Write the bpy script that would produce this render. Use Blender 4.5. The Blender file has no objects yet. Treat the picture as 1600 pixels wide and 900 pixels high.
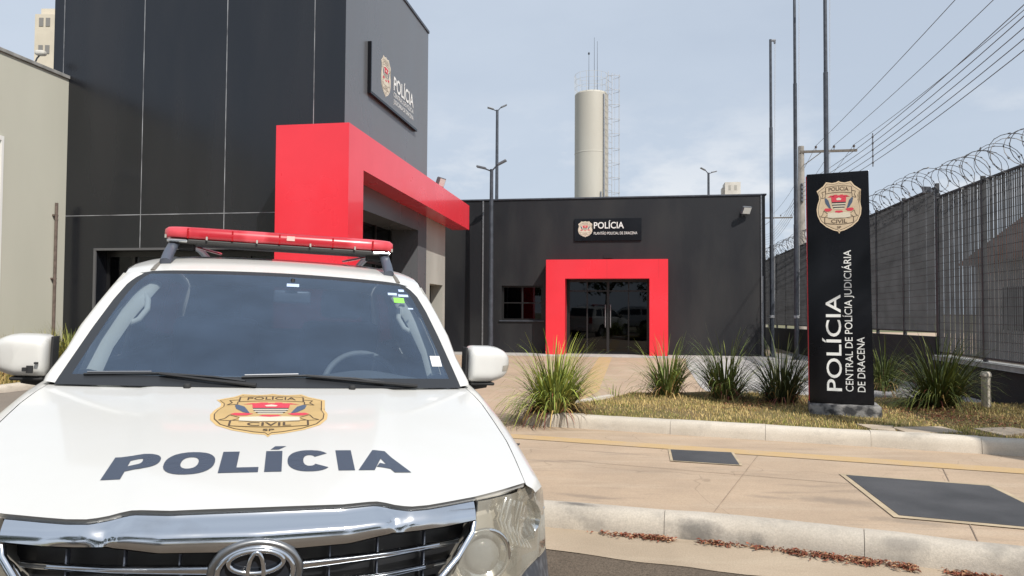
import bpy, bmesh, math, random
from mathutils import Vector, Matrix, noise
R = math.radians
PI = math.pi
S = bpy.context.scene
C = S.collection
random.seed(7)

# ------------------------------------------------------------------ camera
cam_d = bpy.data.cameras.new("camera")
cam = bpy.data.objects.new("camera", cam_d)
C.objects.link(cam)
cam_d.sensor_width = 36.0
cam_d.lens = 36.0 * 1130.0 / 1600.0
cam_d.clip_start = 0.05
cam_d.clip_end = 4000.0
_f = Vector((0, math.cos(R(1.83)), math.sin(R(1.83))))
_r0 = Vector((1, 0, 0)); _u0 = _r0.cross(_f)
_r = _r0 * math.cos(R(.33)) + _u0 * math.sin(R(.33))
_u = -_r0 * math.sin(R(.33)) + _u0 * math.cos(R(.33))
cam.matrix_world = Matrix(((_r.x, _u.x, -_f.x, 0), (_r.y, _u.y, -_f.y, 0), (_r.z, _u.z, -_f.z, 1.35), (0, 0, 0, 1)))
S.camera = cam

# ------------------------------------------------------------------ sky and sun
SUN_AZ = Vector((.53, -.848, 0))
SUN_EL = R(47)
w = bpy.data.worlds.new("World"); S.world = w; w.use_nodes = True
nt = w.node_tree; nt.nodes.clear()
def nn(t, **k):
    n = nt.nodes.new(t)
    for a, b in k.items(): setattr(n, a, b)
    return n
sky = nn('ShaderNodeTexSky', sky_type='NISHITA', sun_disc=False)
sky.sun_elevation = SUN_EL
sky.sun_rotation = math.atan2(SUN_AZ.x, SUN_AZ.y)
sky.dust_density = 2.0; sky.air_density = 1.0; sky.ozone_density = 1.2
tc = nn('ShaderNodeTexCoord')
mp = nn('ShaderNodeMapping'); mp.inputs['Scale'].default_value = (1.0, 1.0, 2.4); mp.inputs['Location'].default_value = (.35, .2, .1)
n1 = nn('ShaderNodeTexNoise'); n1.inputs['Scale'].default_value = 1.7; n1.inputs['Detail'].default_value = 7; n1.inputs['Roughness'].default_value = .55
n2 = nn('ShaderNodeTexNoise'); n2.inputs['Scale'].default_value = 5.5; n2.inputs['Detail'].default_value = 6; n2.inputs['Roughness'].default_value = .6
r1 = nn('ShaderNodeMapRange'); r1.inputs['From Min'].default_value = .34; r1.inputs['From Max'].default_value = .72; r1.inputs['To Min'].default_value = .76; r1.inputs['To Max'].default_value = .98
sep = nn('ShaderNodeSeparateXYZ')
r2 = nn('ShaderNodeMapRange'); r2.inputs['From Min'].default_value = .50; r2.inputs['From Max'].default_value = .66
r3 = nn('ShaderNodeMapRange'); r3.inputs['From Min'].default_value = .30; r3.inputs['From Max'].default_value = .04
mul = nn('ShaderNodeMath', operation='MULTIPLY')
veil = nn('ShaderNodeMix', data_type='RGBA'); veil.inputs['B'].default_value = (5.7, 6.45, 7.5, 1)
puff = nn('ShaderNodeMix', data_type='RGBA'); puff.inputs['B'].default_value = (8.8, 8.9, 9.0, 1)
bg = nn('ShaderNodeBackground'); bg.inputs['Strength'].default_value = .10
wo = nn('ShaderNodeOutputWorld')
L = nt.links.new
L(tc.outputs['Generated'], mp.inputs['Vector']); L(mp.outputs['Vector'], n1.inputs['Vector']); L(mp.outputs['Vector'], n2.inputs['Vector'])
L(n1.outputs['Fac'], r1.inputs['Value']); L(tc.outputs['Generated'], sep.inputs[0])
L(n2.outputs['Fac'], r2.inputs['Value']); L(sep.outputs['Z'], r3.inputs['Value'])
L(r2.outputs['Result'], mul.inputs[0]); L(r3.outputs['Result'], mul.inputs[1])
L(sky.outputs['Color'], veil.inputs['A']); L(r1.outputs['Result'], veil.inputs['Factor'])
L(veil.outputs['Result'], puff.inputs['A']); L(mul.outputs[0], puff.inputs['Factor'])
L(puff.outputs['Result'], bg.inputs['Color']); L(bg.outputs[0], wo.inputs['Surface'])

sl = bpy.data.lights.new("sun", 'SUN'); sl.energy = 4.2; sl.angle = R(.53); sl.color = (1, .95, .87)
so = bpy.data.objects.new("sun", sl); C.objects.link(so)
_sd = Vector((SUN_AZ.x * math.cos(SUN_EL), SUN_AZ.y * math.cos(SUN_EL), math.sin(SUN_EL)))
so.rotation_euler = _sd.to_track_quat('Z', 'Y').to_euler()
so.location = (10, -20, 30)

S.view_settings.view_transform = 'Standard'
S.view_settings.look = 'None'
S.view_settings.exposure = .12
S.view_settings.gamma = 1.0
S.view_settings.use_curve_mapping = False
S.render.engine = 'CYCLES'
S.cycles.max_bounces = 8
S.cycles.transparent_max_bounces = 12
S.cycles.caustics_reflective = False
S.cycles.caustics_refractive = False

# ------------------------------------------------------------------ helpers: materials
def mat(name, col, rough=.6, metal=0, spec=.5, var=0, scale=6, detail=6, col2=None, bump=0, bscale=60,
        coat=0, coords='Object', stretch=(1, 1, 1), lo=.35, hi=.65, rvar=0):
    m = bpy.data.materials.new(name); m.use_nodes = True
    t = m.node_tree; b = t.nodes['Principled BSDF']
    b.inputs['Roughness'].default_value = rough; b.inputs['Metallic'].default_value = metal
    b.inputs['Specular IOR Level'].default_value = spec
    b.inputs['Coat Weight'].default_value = coat; b.inputs['Coat Roughness'].default_value = .06
    b.inputs['Base Color'].default_value = (*col, 1)
    if var or col2 or bump or rvar:
        c = t.nodes.new('ShaderNodeTexCoord'); mpn = t.nodes.new('ShaderNodeMapping')
        mpn.inputs['Scale'].default_value = stretch
        t.links.new(c.outputs[coords], mpn.inputs['Vector'])
        nz = t.nodes.new('ShaderNodeTexNoise'); nz.inputs['Scale'].default_value = scale; nz.inputs['Detail'].default_value = detail
        t.links.new(mpn.outputs[0], nz.inputs['Vector'])
        mr = t.nodes.new('ShaderNodeMapRange'); mr.inputs['From Min'].default_value = lo; mr.inputs['From Max'].default_value = hi
        t.links.new(nz.outputs['Fac'], mr.inputs['Value'])
        mx = t.nodes.new('ShaderNodeMix'); mx.data_type = 'RGBA'
        c2 = col2 if col2 else tuple(max(0, v * (1 - var)) for v in col)
        mx.inputs['A'].default_value = (*col, 1); mx.inputs['B'].default_value = (*c2, 1)
        t.links.new(mr.outputs[0], mx.inputs['Factor']); t.links.new(mx.outputs['Result'], b.inputs['Base Color'])
        if rvar:
            rr = t.nodes.new('ShaderNodeMapRange'); rr.inputs['To Min'].default_value = rough; rr.inputs['To Max'].default_value = rough + rvar
            t.links.new(mr.outputs[0], rr.inputs['Value']); t.links.new(rr.outputs[0], b.inputs['Roughness'])
        if bump:
            nb = t.nodes.new('ShaderNodeTexNoise'); nb.inputs['Scale'].default_value = bscale; nb.inputs['Detail'].default_value = 5
            t.links.new(c.outputs[coords], nb.inputs['Vector'])
            bp = t.nodes.new('ShaderNodeBump'); bp.inputs['Strength'].default_value = bump; bp.inputs['Distance'].default_value = .01
            t.links.new(nb.outputs['Fac'], bp.inputs['Height']); t.links.new(bp.outputs[0], b.inputs['Normal'])
    return m

def ground_mat(name, base, dark, light, scale=.8, streak=(1, 1, 1), rot=0, grit=.12, bump=.25, stains=None, cracks=0, rough=.85, spots=()):
    """paving: broad mottling + streaks + fine grit (+ stains) from layered noise in world metres"""
    m = bpy.data.materials.new(name); m.use_nodes = True
    t = m.node_tree; b = t.nodes['Principled BSDF']; b.inputs['Roughness'].default_value = rough
    b.inputs['Specular IOR Level'].default_value = .3
    g = t.nodes.new('ShaderNodeNewGeometry')
    mpn = t.nodes.new('ShaderNodeMapping'); mpn.inputs['Rotation'].default_value = (0, 0, rot); mpn.inputs['Scale'].default_value = streak
    t.links.new(g.outputs['Position'], mpn.inputs['Vector'])
    def nz(sc, det, src, ro=.6):
        n = t.nodes.new('ShaderNodeTexNoise'); n.inputs['Scale'].default_value = sc; n.inputs['Detail'].default_value = det; n.inputs['Roughness'].default_value = ro
        t.links.new(src, n.inputs['Vector']); return n.outputs['Fac']
    def mr(src, a, c, lo=0, hi=1):
        n = t.nodes.new('ShaderNodeMapRange'); n.inputs['From Min'].default_value = a; n.inputs['From Max'].default_value = c
        n.inputs['To Min'].default_value = lo; n.inputs['To Max'].default_value = hi
        t.links.new(src, n.inputs['Value']); return n.outputs[0]
    def mix(fac, a, bcol):
        n = t.nodes.new('ShaderNodeMix'); n.data_type = 'RGBA'
        if isinstance(a, tuple): n.inputs['A'].default_value = (*a, 1)
        else: t.links.new(a, n.inputs['A'])
        n.inputs['B'].default_value = (*bcol, 1); t.links.new(fac, n.inputs['Factor']); return n.outputs['Result']
    col = mix(mr(nz(scale, 6, g.outputs['Position']), .38, .68), base, dark)
    col = mix(mr(nz(scale * 1.7, 5, mpn.outputs[0]), .5, .75, 0, .7), col, light)
    if stains: col = mix(mr(nz(1.9, 9, mpn.outputs[0], .68), .55, .73, 0, .75), col, stains)
    col = mix(mr(nz(90, 3, g.outputs['Position']), .35, .75, 0, grit * 2), col, tuple(v * .45 for v in base))
    for (cx, cy, cz, rx, ry, ang, amt, sc_) in spots:
        ms = t.nodes.new('ShaderNodeMapping'); ms.vector_type = 'TEXTURE'
        ms.inputs['Location'].default_value = (cx, cy, cz); ms.inputs['Rotation'].default_value = (0, 0, ang); ms.inputs['Scale'].default_value = (rx, ry, 1000)
        t.links.new(g.outputs['Position'], ms.inputs['Vector'])
        ln = t.nodes.new('ShaderNodeVectorMath'); ln.operation = 'LENGTH'; t.links.new(ms.outputs[0], ln.inputs[0])
        ad = t.nodes.new('ShaderNodeMath'); ad.operation = 'MULTIPLY_ADD'; ad.inputs[1].default_value = 1.5
        t.links.new(nz(9, 8, g.outputs['Position'], .7), ad.inputs[0]); t.links.new(ln.outputs['Value'], ad.inputs[2])
        col = mix(mr(ad.outputs[0], 1.75, 1.0, 0, amt), col, sc_)
    if cracks:
        vo = t.nodes.new('ShaderNodeTexVoronoi'); vo.feature = 'DISTANCE_TO_EDGE'; vo.inputs['Scale'].default_value = cracks
        nv = t.nodes.new('ShaderNodeTexNoise'); nv.inputs['Scale'].default_value = 1.5
        t.links.new(g.outputs['Position'], nv.inputs['Vector'])
        ad = t.nodes.new('ShaderNodeVectorMath'); ad.operation = 'ADD'
        t.links.new(g.outputs['Position'], ad.inputs[0]); t.links.new(nv.outputs['Color'], ad.inputs[1])
        t.links.new(ad.outputs[0], vo.inputs['Vector'])
        col = mix(mr(vo.outputs['Distance'], .003, .0005, 0, .35), col, tuple(v * .35 for v in base))
    t.links.new(col, b.inputs['Base Color'])
    bp = t.nodes.new('ShaderNodeBump'); bp.inputs['Strength'].default_value = bump; bp.inputs['Distance'].default_value = .008
    t.links.new(nz(140, 4, g.outputs['Position']), bp.inputs['Height']); t.links.new(bp.outputs[0], b.inputs['Normal'])
    return m

def attr_mat(name, rough=.6, trans=0):
    """foliage: colour per blade from the mesh attribute 'tone'"""
    m = bpy.data.materials.new(name); m.use_nodes = True
    t = m.node_tree; b = t.nodes['Principled BSDF']; b.inputs['Roughness'].default_value = rough
    a = t.nodes.new('ShaderNodeAttribute'); a.attribute_name = 'tone'
    t.links.new(a.outputs['Color'], b.inputs['Base Color'])
    b.inputs['Specular IOR Level'].default_value = .25
    return m

def glass_mat(name, tint, alpha, gloss=1.0, dirt_sheen=0.0, dirt_sheen_col=(.4, .42, .45), ior=1.5, contrast=.6):
    """thin pane: tinted see-through + fresnel reflection + a diffuse film of dust, lamp haze and painted sky sheen"""
    m = bpy.data.materials.new(name); m.use_nodes = True
    t = m.node_tree; t.nodes.remove(t.nodes['Principled BSDF'])
    out = t.nodes['Material Output']
    tr = t.nodes.new('ShaderNodeBsdfTransparent'); tr.inputs[0].default_value = (*[v * alpha for v in tint], 1)
    gl = t.nodes.new('ShaderNodeBsdfGlossy'); gl.inputs['Roughness'].default_value = .015; gl.inputs[0].default_value = (.9, .95, 1, 1)
    fr = t.nodes.new('ShaderNodeFresnel'); fr.inputs['IOR'].default_value = ior
    ml = t.nodes.new('ShaderNodeMath'); ml.operation = 'MULTIPLY'; ml.inputs[1].default_value = gloss
    t.links.new(fr.outputs[0], ml.inputs[0])
    mx = t.nodes.new('ShaderNodeMixShader')
    base = tr.outputs[0]
    if dirt_sheen:
        df = t.nodes.new('ShaderNodeBsdfDiffuse'); df.inputs[0].default_value = (*dirt_sheen_col, 1)
        nz = t.nodes.new('ShaderNodeTexNoise'); nz.inputs['Scale'].default_value = 5; nz.inputs['Detail'].default_value = 8
        c = t.nodes.new('ShaderNodeTexCoord'); t.links.new(c.outputs['Object'], nz.inputs['Vector'])
        mr = t.nodes.new('ShaderNodeMapRange'); mr.inputs['From Min'].default_value = .3; mr.inputs['From Max'].default_value = .75
        mr.inputs['To Min'].default_value = dirt_sheen * (1 - contrast); mr.inputs['To Max'].default_value = dirt_sheen * (1 + contrast)
        t.links.new(nz.outputs['Fac'], mr.inputs['Value'])
        md = t.nodes.new('ShaderNodeMixShader'); t.links.new(mr.outputs[0], md.inputs[0])
        t.links.new(tr.outputs[0], md.inputs[1]); t.links.new(df.outputs[0], md.inputs[2]); base = md.outputs[0]
    t.links.new(ml.outputs[0], mx.inputs[0]); t.links.new(base, mx.inputs[1]); t.links.new(gl.outputs[0], mx.inputs[2])
    t.links.new(mx.outputs[0], out.inputs['Surface'])
    return m

M = {}
M['black_wall'] = mat('black_wall_paint', (.0095, .0100, .0130), .48, var=.0, col2=(.021, .0208, .0218), scale=.9, detail=9, stretch=(1, 1, .35), bump=.10, bscale=220, lo=.42, hi=.72, rvar=.15)
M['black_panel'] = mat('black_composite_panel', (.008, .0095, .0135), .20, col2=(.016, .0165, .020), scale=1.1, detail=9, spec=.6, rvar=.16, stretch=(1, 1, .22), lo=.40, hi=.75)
M['side_panel_sheen'] = mat('black_composite_painted_sheen', (.118, .122, .132), .24, col2=(.135, .139, .15), scale=.7, spec=.6, rvar=.12, stretch=(1, 1, .3))  # black cladding lightened in its colour to carry the grazing sky reflection
M['joint'] = mat('panel_joint_sealant', (.36, .37, .39), .6, col2=(.10, .10, .11), scale=2.2, detail=8)
M['red'] = mat('red_composite_panel', (.88, .035, .055), .26, spec=.6, coat=.35, col2=(.80, .030, .048), scale=.8, rvar=.06)
M['dark_door'] = mat('dark_door_metal', (.018, .018, .019), .35)
M['pane_dark'] = glass_mat('dark_glazing', (.5, .52, .5), .30, .85, ior=1.5)
M['interior'] = mat('dim_interior', (.05, .048, .045), .8)
M['cream'] = mat('cream_render', (.42, .41, .37), .8, var=.22, scale=1.2, detail=9, stretch=(1, 1, .35), bump=.12, bscale=150)
M['greywall'] = mat('grey_render', (.56, .555, .475), .85, col2=(.50, .495, .42), scale=.6, detail=9, stretch=(1, 1, .3), bump=.12, bscale=160)
M['tank'] = mat('cream_painted_tank', (.50, .48, .42), .55, col2=(.44, .41, .35), scale=.8, detail=8, stretch=(1, 1, .2))
M['steel'] = mat('galvanised_steel', (.40, .41, .43), .42, .7, var=.3, scale=20)
M['post'] = mat('dark_painted_steel', (.075, .085, .105), .45, .2, var=.35, scale=8)
M['fence'] = mat('grey_welded_grating', (.058, .060, .066), .5, .25, var=.35, scale=3, detail=8)
M['blackwall_low'] = mat('matt_black_masonry', (.006, .006, .007), .8, col2=(.014, .014, .014), scale=2.5, bump=.3, bscale=90)
M['ledge'] = mat('pale_concrete_ledge', (.34, .34, .33), .8, var=.35, scale=6, bump=.3)
M['sign'] = mat('black_sign_enamel', (.006, .0065, .009), .14, spec=.28, col2=(.009, .0095, .012), scale=2)
M['white_letter'] = mat('white_vinyl_letter', (.80, .80, .78), .5)
M['slab'] = mat('pale_beige_stone', (.50, .41, .31), .9, var=.3, scale=5, bump=.4)
M['plinth'] = mat('rough_grey_concrete', (.27, .26, .25), .95, col2=(.05, .05, .052), scale=9, detail=10, bump=.9, bscale=45, lo=.42, hi=.60)
M['cover'] = mat('dark_access_cover', (.045, .046, .05), .7, col2=(.075, .075, .08), scale=2.2, detail=9, bump=.4, bscale=120)
M['cover_rim'] = mat('pale_cover_surround', (.50, .40, .27), .85, var=.25, scale=6)
M['concrete_post'] = mat('weathered_concrete_pole', (.33, .31, .28), .85, var=.3, scale=4, bump=.3)
M['wire'] = mat('dull_cable', (.10, .10, .11), .6)
M['timber'] = mat('weathered_crossarm', (.17, .15, .13), .8, var=.4, scale=12)
M['ceramic'] = mat('brown_insulator', (.10, .08, .075), .3)
M['razor'] = mat('razor_steel', (.085, .085, .09), .5, .3)
M['lampgrey'] = mat('lamp_housing', (.16, .17, .19), .4, .3)
M['diffuser'] = mat('lamp_diffuser', (.72, .72, .68), .3)
M['grassblade'] = attr_mat('grass_blades', .7)
M['clump'] = attr_mat('clump_leaves', .55)
M['leaf'] = attr_mat('dry_leaf_litter', .8)
M['house'] = mat('white_house_render', (.62, .60, .55), .8, var=.2, scale=1.5)
M['terracotta'] = mat('terracotta_tiles', (.42, .16, .08), .8, var=.4, scale=8)
# ground
SK = R(-20)
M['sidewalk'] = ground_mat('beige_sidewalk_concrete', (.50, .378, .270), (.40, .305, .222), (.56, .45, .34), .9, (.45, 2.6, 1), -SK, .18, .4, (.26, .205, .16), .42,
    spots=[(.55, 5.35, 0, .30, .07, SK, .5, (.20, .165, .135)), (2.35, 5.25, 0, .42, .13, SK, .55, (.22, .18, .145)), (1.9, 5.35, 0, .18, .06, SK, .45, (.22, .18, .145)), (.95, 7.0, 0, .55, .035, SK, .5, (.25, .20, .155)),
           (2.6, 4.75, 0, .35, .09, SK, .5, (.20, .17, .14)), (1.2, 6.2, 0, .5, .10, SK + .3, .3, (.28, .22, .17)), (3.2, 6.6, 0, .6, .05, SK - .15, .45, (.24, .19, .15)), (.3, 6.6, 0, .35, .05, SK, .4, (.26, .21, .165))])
M['plaza'] = ground_mat('beige_plaza_concrete', (.49, .370, .265), (.40, .30, .22), (.55, .45, .345), .5, (1, 1, 1), 0, .12, .25, (.33, .25, .19))
M['plaza_pale'] = ground_mat('pale_grey_paving', (.50, .48, .45), (.38, .36, .35), (.58, .56, .53), .8, (2.5, .6, 1), 0, .12, .2, (.30, .28, .27))
M['asphalt'] = ground_mat('worn_asphalt', (.185, .145, .108), (.13, .10, .075), (.25, .20, .15), .9, (1, 1, 1), 0, .6, .9, None, 0, .9)
M['driveway'] = ground_mat('grey_driveway', (.27, .235, .205), (.22, .195, .175), (.31, .275, .24), .6, (1, 1, 1), 0, .3, .5)
M['gutter'] = ground_mat('gutter_concrete', (.47, .375, .275), (.39, .31, .225), (.53, .44, .33), 1.2, (.5, 2, 1), -SK, .2, .4, (.28, .22, .16))
M['soil'] = ground_mat('dry_soil', (.22, .16, .075), (.14, .13, .045), (.30, .22, .11), 1.6, (1, 1, 1), 0, .4, .8, (.12, .05, .03))
M['earth'] = ground_mat('distant_ground', (.20, .17, .10), (.12, .14, .06), (.26, .21, .14), .05, (1, 1, 1), 0, .2, .3)
M['kerb_near'] = ground_mat('worn_concrete_kerb', (.55, .495, .42), (.42, .375, .32), (.58, .53, .46), 1.3, (1.2, 1.2, 2.0), 0, .22, .35, (.22, .205, .185),
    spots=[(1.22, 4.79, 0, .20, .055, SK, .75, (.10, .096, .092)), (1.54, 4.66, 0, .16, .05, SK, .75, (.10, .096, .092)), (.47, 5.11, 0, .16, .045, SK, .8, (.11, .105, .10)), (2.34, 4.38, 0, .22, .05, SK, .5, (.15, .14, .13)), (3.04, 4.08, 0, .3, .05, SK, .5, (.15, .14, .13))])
M['kerb'] = ground_mat('pale_concrete_kerb', (.62, .56, .475), (.50, .45, .38), (.66, .61, .54), 1.5, (1.2, 1.2, 2.0), 0, .16, .3, (.30, .27, .235))
def worn_paint(name, paint, under):
    m = ground_mat(name, paint, tuple(.6 * a + .4 * b for a, b in zip(paint, under)), under, 2.2, (1, 1, 1), 0, .15, .25, under)
    return m
M['yellow'] = worn_paint('worn_yellow_tactile', (.54, .375, .185), (.50, .378, .270))

# ------------------------------------------------------------------ helpers: meshes
class MB:
    def __init__(s): s.v = []; s.f = []; s.m = []; s.T = None
    def add(s, verts, faces, mi=0, T=None):
        o = len(s.v)
        T = T or s.T
        s.v += [tuple(T @ Vector(p)) if T else tuple(p) for p in verts]
        s.f += [tuple(i + o for i in fc) for fc in faces]; s.m += [mi] * len(faces)
        return s
    def box(s, x0, x1, y0, y1, z0, z1, mi=0, T=None, bev=0):
        if bev:
            bm = bmesh.new(); bmesh.ops.create_cube(bm, size=1)
            for v in bm.verts:
                v.co = Vector(((x0 + x1) / 2 + v.co.x * (x1 - x0), (y0 + y1) / 2 + v.co.y * (y1 - y0), (z0 + z1) / 2 + v.co.z * (z1 - z0)))
            bmesh.ops.bevel(bm, geom=bm.edges[:], offset=bev, segments=2, affect='EDGES', profile=.5)
            s.bm(bm, mi, T); return s
        v = [(x0, y0, z0), (x1, y0, z0), (x1, y1, z0), (x0, y1, z0), (x0, y0, z1), (x1, y0, z1), (x1, y1, z1), (x0, y1, z1)]
        return s.add(v, [(0, 3, 2, 1), (4, 5, 6, 7), (0, 1, 5, 4), (1, 2, 6, 5), (2, 3, 7, 6), (3, 0, 4, 7)], mi, T)
    def bm(s, bm, mi=0, T=None):
        bm.verts.index_update()
        s.add([v.co[:] for v in bm.verts], [tuple(v.index for v in f.verts) for f in bm.faces], mi, T); bm.free(); return s
    def tube(s, pts, r, seg=8, mi=0, T=None, closed=False, cap=True, flat=1.0):
        pts = [Vector(p) for p in pts]; n = len(pts)
        rr = r if isinstance(r, (list, tuple)) else [r] * n
        V = []; up = Vector((0, 0, 1)); prev = None
        for i, p in enumerate(pts):
            a = pts[(i - 1) % n] if (closed or i > 0) else p
            b = pts[(i + 1) % n] if (closed or i < n - 1) else p
            d = (b - a)
            d = d.normalized() if d.length > 1e-9 else Vector((0, 0, 1))
            if prev is None:
                q = up if abs(d.dot(up)) < .95 else Vector((1, 0, 0))
                x = d.cross(q).normalized()
            else:
                x = (prev - d * prev.dot(d)); x = x.normalized() if x.length > 1e-6 else d.orthogonal().normalized()
            prev = x; y = d.cross(x)
            for k in range(seg):
                t = 2 * PI * k / seg
                V.append(p + x * math.cos(t) * rr[i] + y * math.sin(t) * rr[i] * flat)
        F = []
        for i in range(n if closed else n - 1):
            j = (i + 1) % n
            for k in range(seg):
                l = (k + 1) % seg
                F.append((i * seg + k, i * seg + l, j * seg + l, j * seg + k))
        if cap and not closed:
            F.append(tuple(range(seg - 1, -1, -1))); F.append(tuple((n - 1) * seg + k for k in range(seg)))
        return s.add(V, F, mi, T)
    def cyl(s, p0, p1, r0, r1=None, seg=12, mi=0, T=None):
        return s.tube([p0, p1], [r0, r0 if r1 is None else r1], seg, mi, T)
    def grid(s, fn, nu, nv, mi=0, T=None, flip=False, mfn=None, wrap=False):
        V = [fn(i / nu, j / nv) for j in range(nv + 1) for i in range(nu + 1)]
        F = []; ms = []
        for j in range(nv):
            for i in range(nu):
                a = j * (nu + 1) + i; q = (a, a + 1, a + nu + 2, a + nu + 1)
                F.append(q[::-1] if flip else q); ms.append(mfn((i + .5) / nu, (j + .5) / nv) if mfn else mi)
        k = len(s.m); s.add(V, F, mi, T); s.m[k:] = ms; return s
    def prism(s, poly, z0, z1, mi=0, T=None):
        n = len(poly)
        area = sum(poly[i][0] * poly[(i + 1) % n][1] - poly[(i + 1) % n][0] * poly[i][1] for i in range(n))
        if area < 0: poly = poly[::-1]
        V = [(p[0], p[1], z0) for p in poly] + [(p[0], p[1], z1) for p in poly]
        F = [tuple(range(n - 1, -1, -1)), tuple(range(n, 2 * n))] + [(i, (i + 1) % n, n + (i + 1) % n, n + i) for i in range(n)]
        return s.add(V, F, mi, T)
    def sphere(s, c, rad, mi=0, T=None, e=2.0, nu=16, nv=10):
        def sp(a, p): return math.copysign(abs(a) ** (2 / p), a)
        def fn(u, v):
            t = u * 2 * PI; p = (v - .5) * PI
            return (c[0] + rad[0] * sp(math.cos(p), e) * sp(math.cos(t), e), c[1] + rad[1] * sp(math.cos(p), e) * sp(math.sin(t), e), c[2] + rad[2] * sp(math.sin(p), e))
        return s.grid(fn, nu, nv, mi, T)
    def lathe(s, prof, seg=24, mi=0, T=None):
        return s.grid(lambda u, v: (prof[round(v * (len(prof) - 1))][0] * math.cos(u * 2 * PI), prof[round(v * (len(prof) - 1))][0] * math.sin(u * 2 * PI), prof[round(v * (len(prof) - 1))][1]), seg, len(prof) - 1, mi, T)
    def build(s, name, mats, parent=None, smooth=None, xf=None):
        me = bpy.data.meshes.new(name)
        v = s.v if xf is None else [tuple(xf(p)) for p in s.v]
        me.from_pydata(v, [], s.f)
        if not isinstance(mats, (list, tuple)): mats = [mats]
        for m_ in mats: me.materials.append(m_)
        if len(mats) > 1: me.polygons.foreach_set('material_index', s.m)
        if smooth is not None:
            bm = bmesh.new(); bm.from_mesh(me); bmesh.ops.remove_doubles(bm, verts=bm.verts, dist=1e-5); bm.to_mesh(me); bm.free()
            me.polygons.foreach_set('use_smooth', [True] * len(me.polygons))
            me.set_sharp_from_angle(angle=R(smooth))
        me.update()
        o = bpy.data.objects.new(name, me); C.objects.link(o)
        if parent: o.parent = parent
        return o

def tag(o, label=None, cat=None, group=None, kind=None):
    if label: o['label'] = label
    if cat: o['category'] = cat
    if group: o['group'] = group
    if kind: o['kind'] = kind
    return o
def thing(name, label, cat, loc=(0, 0, 0), rz=0, group=None):
    o = bpy.data.objects.new(name, None); C.objects.link(o)
    o.empty_display_size = .2
    o.location = loc; o.rotation_euler = (0, 0, rz)
    return tag(o, label, cat, group)
def struct(mb, name, m, **k): return tag(mb.build(name, m, **k), kind='structure')
def kids(o): return [c for c in bpy.data.objects if c.parent == o]
def copy_tree(o, loc, rz, label, group=None, skip=()):
    r = o.copy(); C.objects.link(r); r.location = loc; r.rotation_euler = (0, 0, rz); r['label'] = label
    if group: r['group'] = group
    for ch in kids(o):
        if ch.name.split('.')[0] in skip: continue
        c = ch.copy(); C.objects.link(c); c.parent = r
        for g in kids(ch):
            d = g.copy(); C.objects.link(d); d.parent = c
    return r

def patch(mb, poly, fn, step=.03, mi=0, thick=None, stepy=None):
    """polygon in 2-D, diced finely and laid on the surface fn(a,b)"""
    bm = bmesh.new()
    n = len(poly)
    area = sum(poly[i][0] * poly[(i + 1) % n][1] - poly[(i + 1) % n][0] * poly[i][1] for i in range(n))
    if area < 0: poly = poly[::-1]
    bm.faces.new([bm.verts.new((p[0], p[1], 0)) for p in poly])
    dice(bm, step, stepy)
    for v in bm.verts: v.co = Vector(fn(v.co.x, v.co.y))
    return mb.bm(bm, mi)
def dice(bm, step, stepy=None):
    bmesh.ops.triangulate(bm, faces=bm.faces[:])
    xs = [v.co.x for v in bm.verts]; ys = [v.co.y for v in bm.verts]
    for ax, lo, hi, st in ((0, min(xs), max(xs), step), (1, min(ys), max(ys), stepy or step)):
        k = math.ceil(lo / st)
        while k * st < hi:
            co = Vector((0, 0, 0)); co[ax] = k * st; no = Vector((0, 0, 0)); no[ax] = 1
            bmesh.ops.bisect_plane(bm, geom=bm.verts[:] + bm.edges[:] + bm.faces[:], plane_co=co, plane_no=no, dist=1e-6)
            k += 1
    bmesh.ops.triangulate(bm, faces=[f for f in bm.faces if len(f.verts) > 4])
_tcache = {}
def text2d(body, bold=0.0, space=1.0):
    """outline of the words as a flat triangulated bmesh, lower left corner at 0,0, cap height 1; returns verts, faces, width"""
    k = (body, bold, space)
    if k in _tcache: return _tcache[k]
    cu = bpy.data.curves.new('text', 'FONT'); cu.body = body; cu.offset = bold; cu.space_character = space
    cu.resolution_u = 4; cu.size = 1
    ob = bpy.data.objects.new('text', cu); C.objects.link(ob)
    bpy.context.view_layer.update()
    me = bpy.data.meshes.new_from_object(ob.evaluated_get(bpy.context.evaluated_depsgraph_get()))
    V = [v.co[:] for v in me.vertices]; F = [tuple(p.vertices) for p in me.polygons]
    bpy.data.objects.remove(ob); bpy.data.curves.remove(cu); bpy.data.meshes.remove(me)
    cu2 = bpy.data.curves.new('text', 'FONT'); cu2.body = 'I'; cu2.offset = bold
    ob2 = bpy.data.objects.new('text', cu2); C.objects.link(ob2); bpy.context.view_layer.update()
    me2 = bpy.data.meshes.new_from_object(ob2.evaluated_get(bpy.context.evaluated_depsgraph_get()))
    y0 = min(v.co.y for v in me2.vertices); cap = max(v.co.y for v in me2.vertices) - y0
    bpy.data.objects.remove(ob2); bpy.data.curves.remove(cu2); bpy.data.meshes.remove(me2)
    x0 = min(v[0] for v in V)
    V = [((v[0] - x0) / cap, (v[1] - y0) / cap) for v in V]
    _tcache[k] = (V, F, max(v[0] for v in V)); return _tcache[k]
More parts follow.
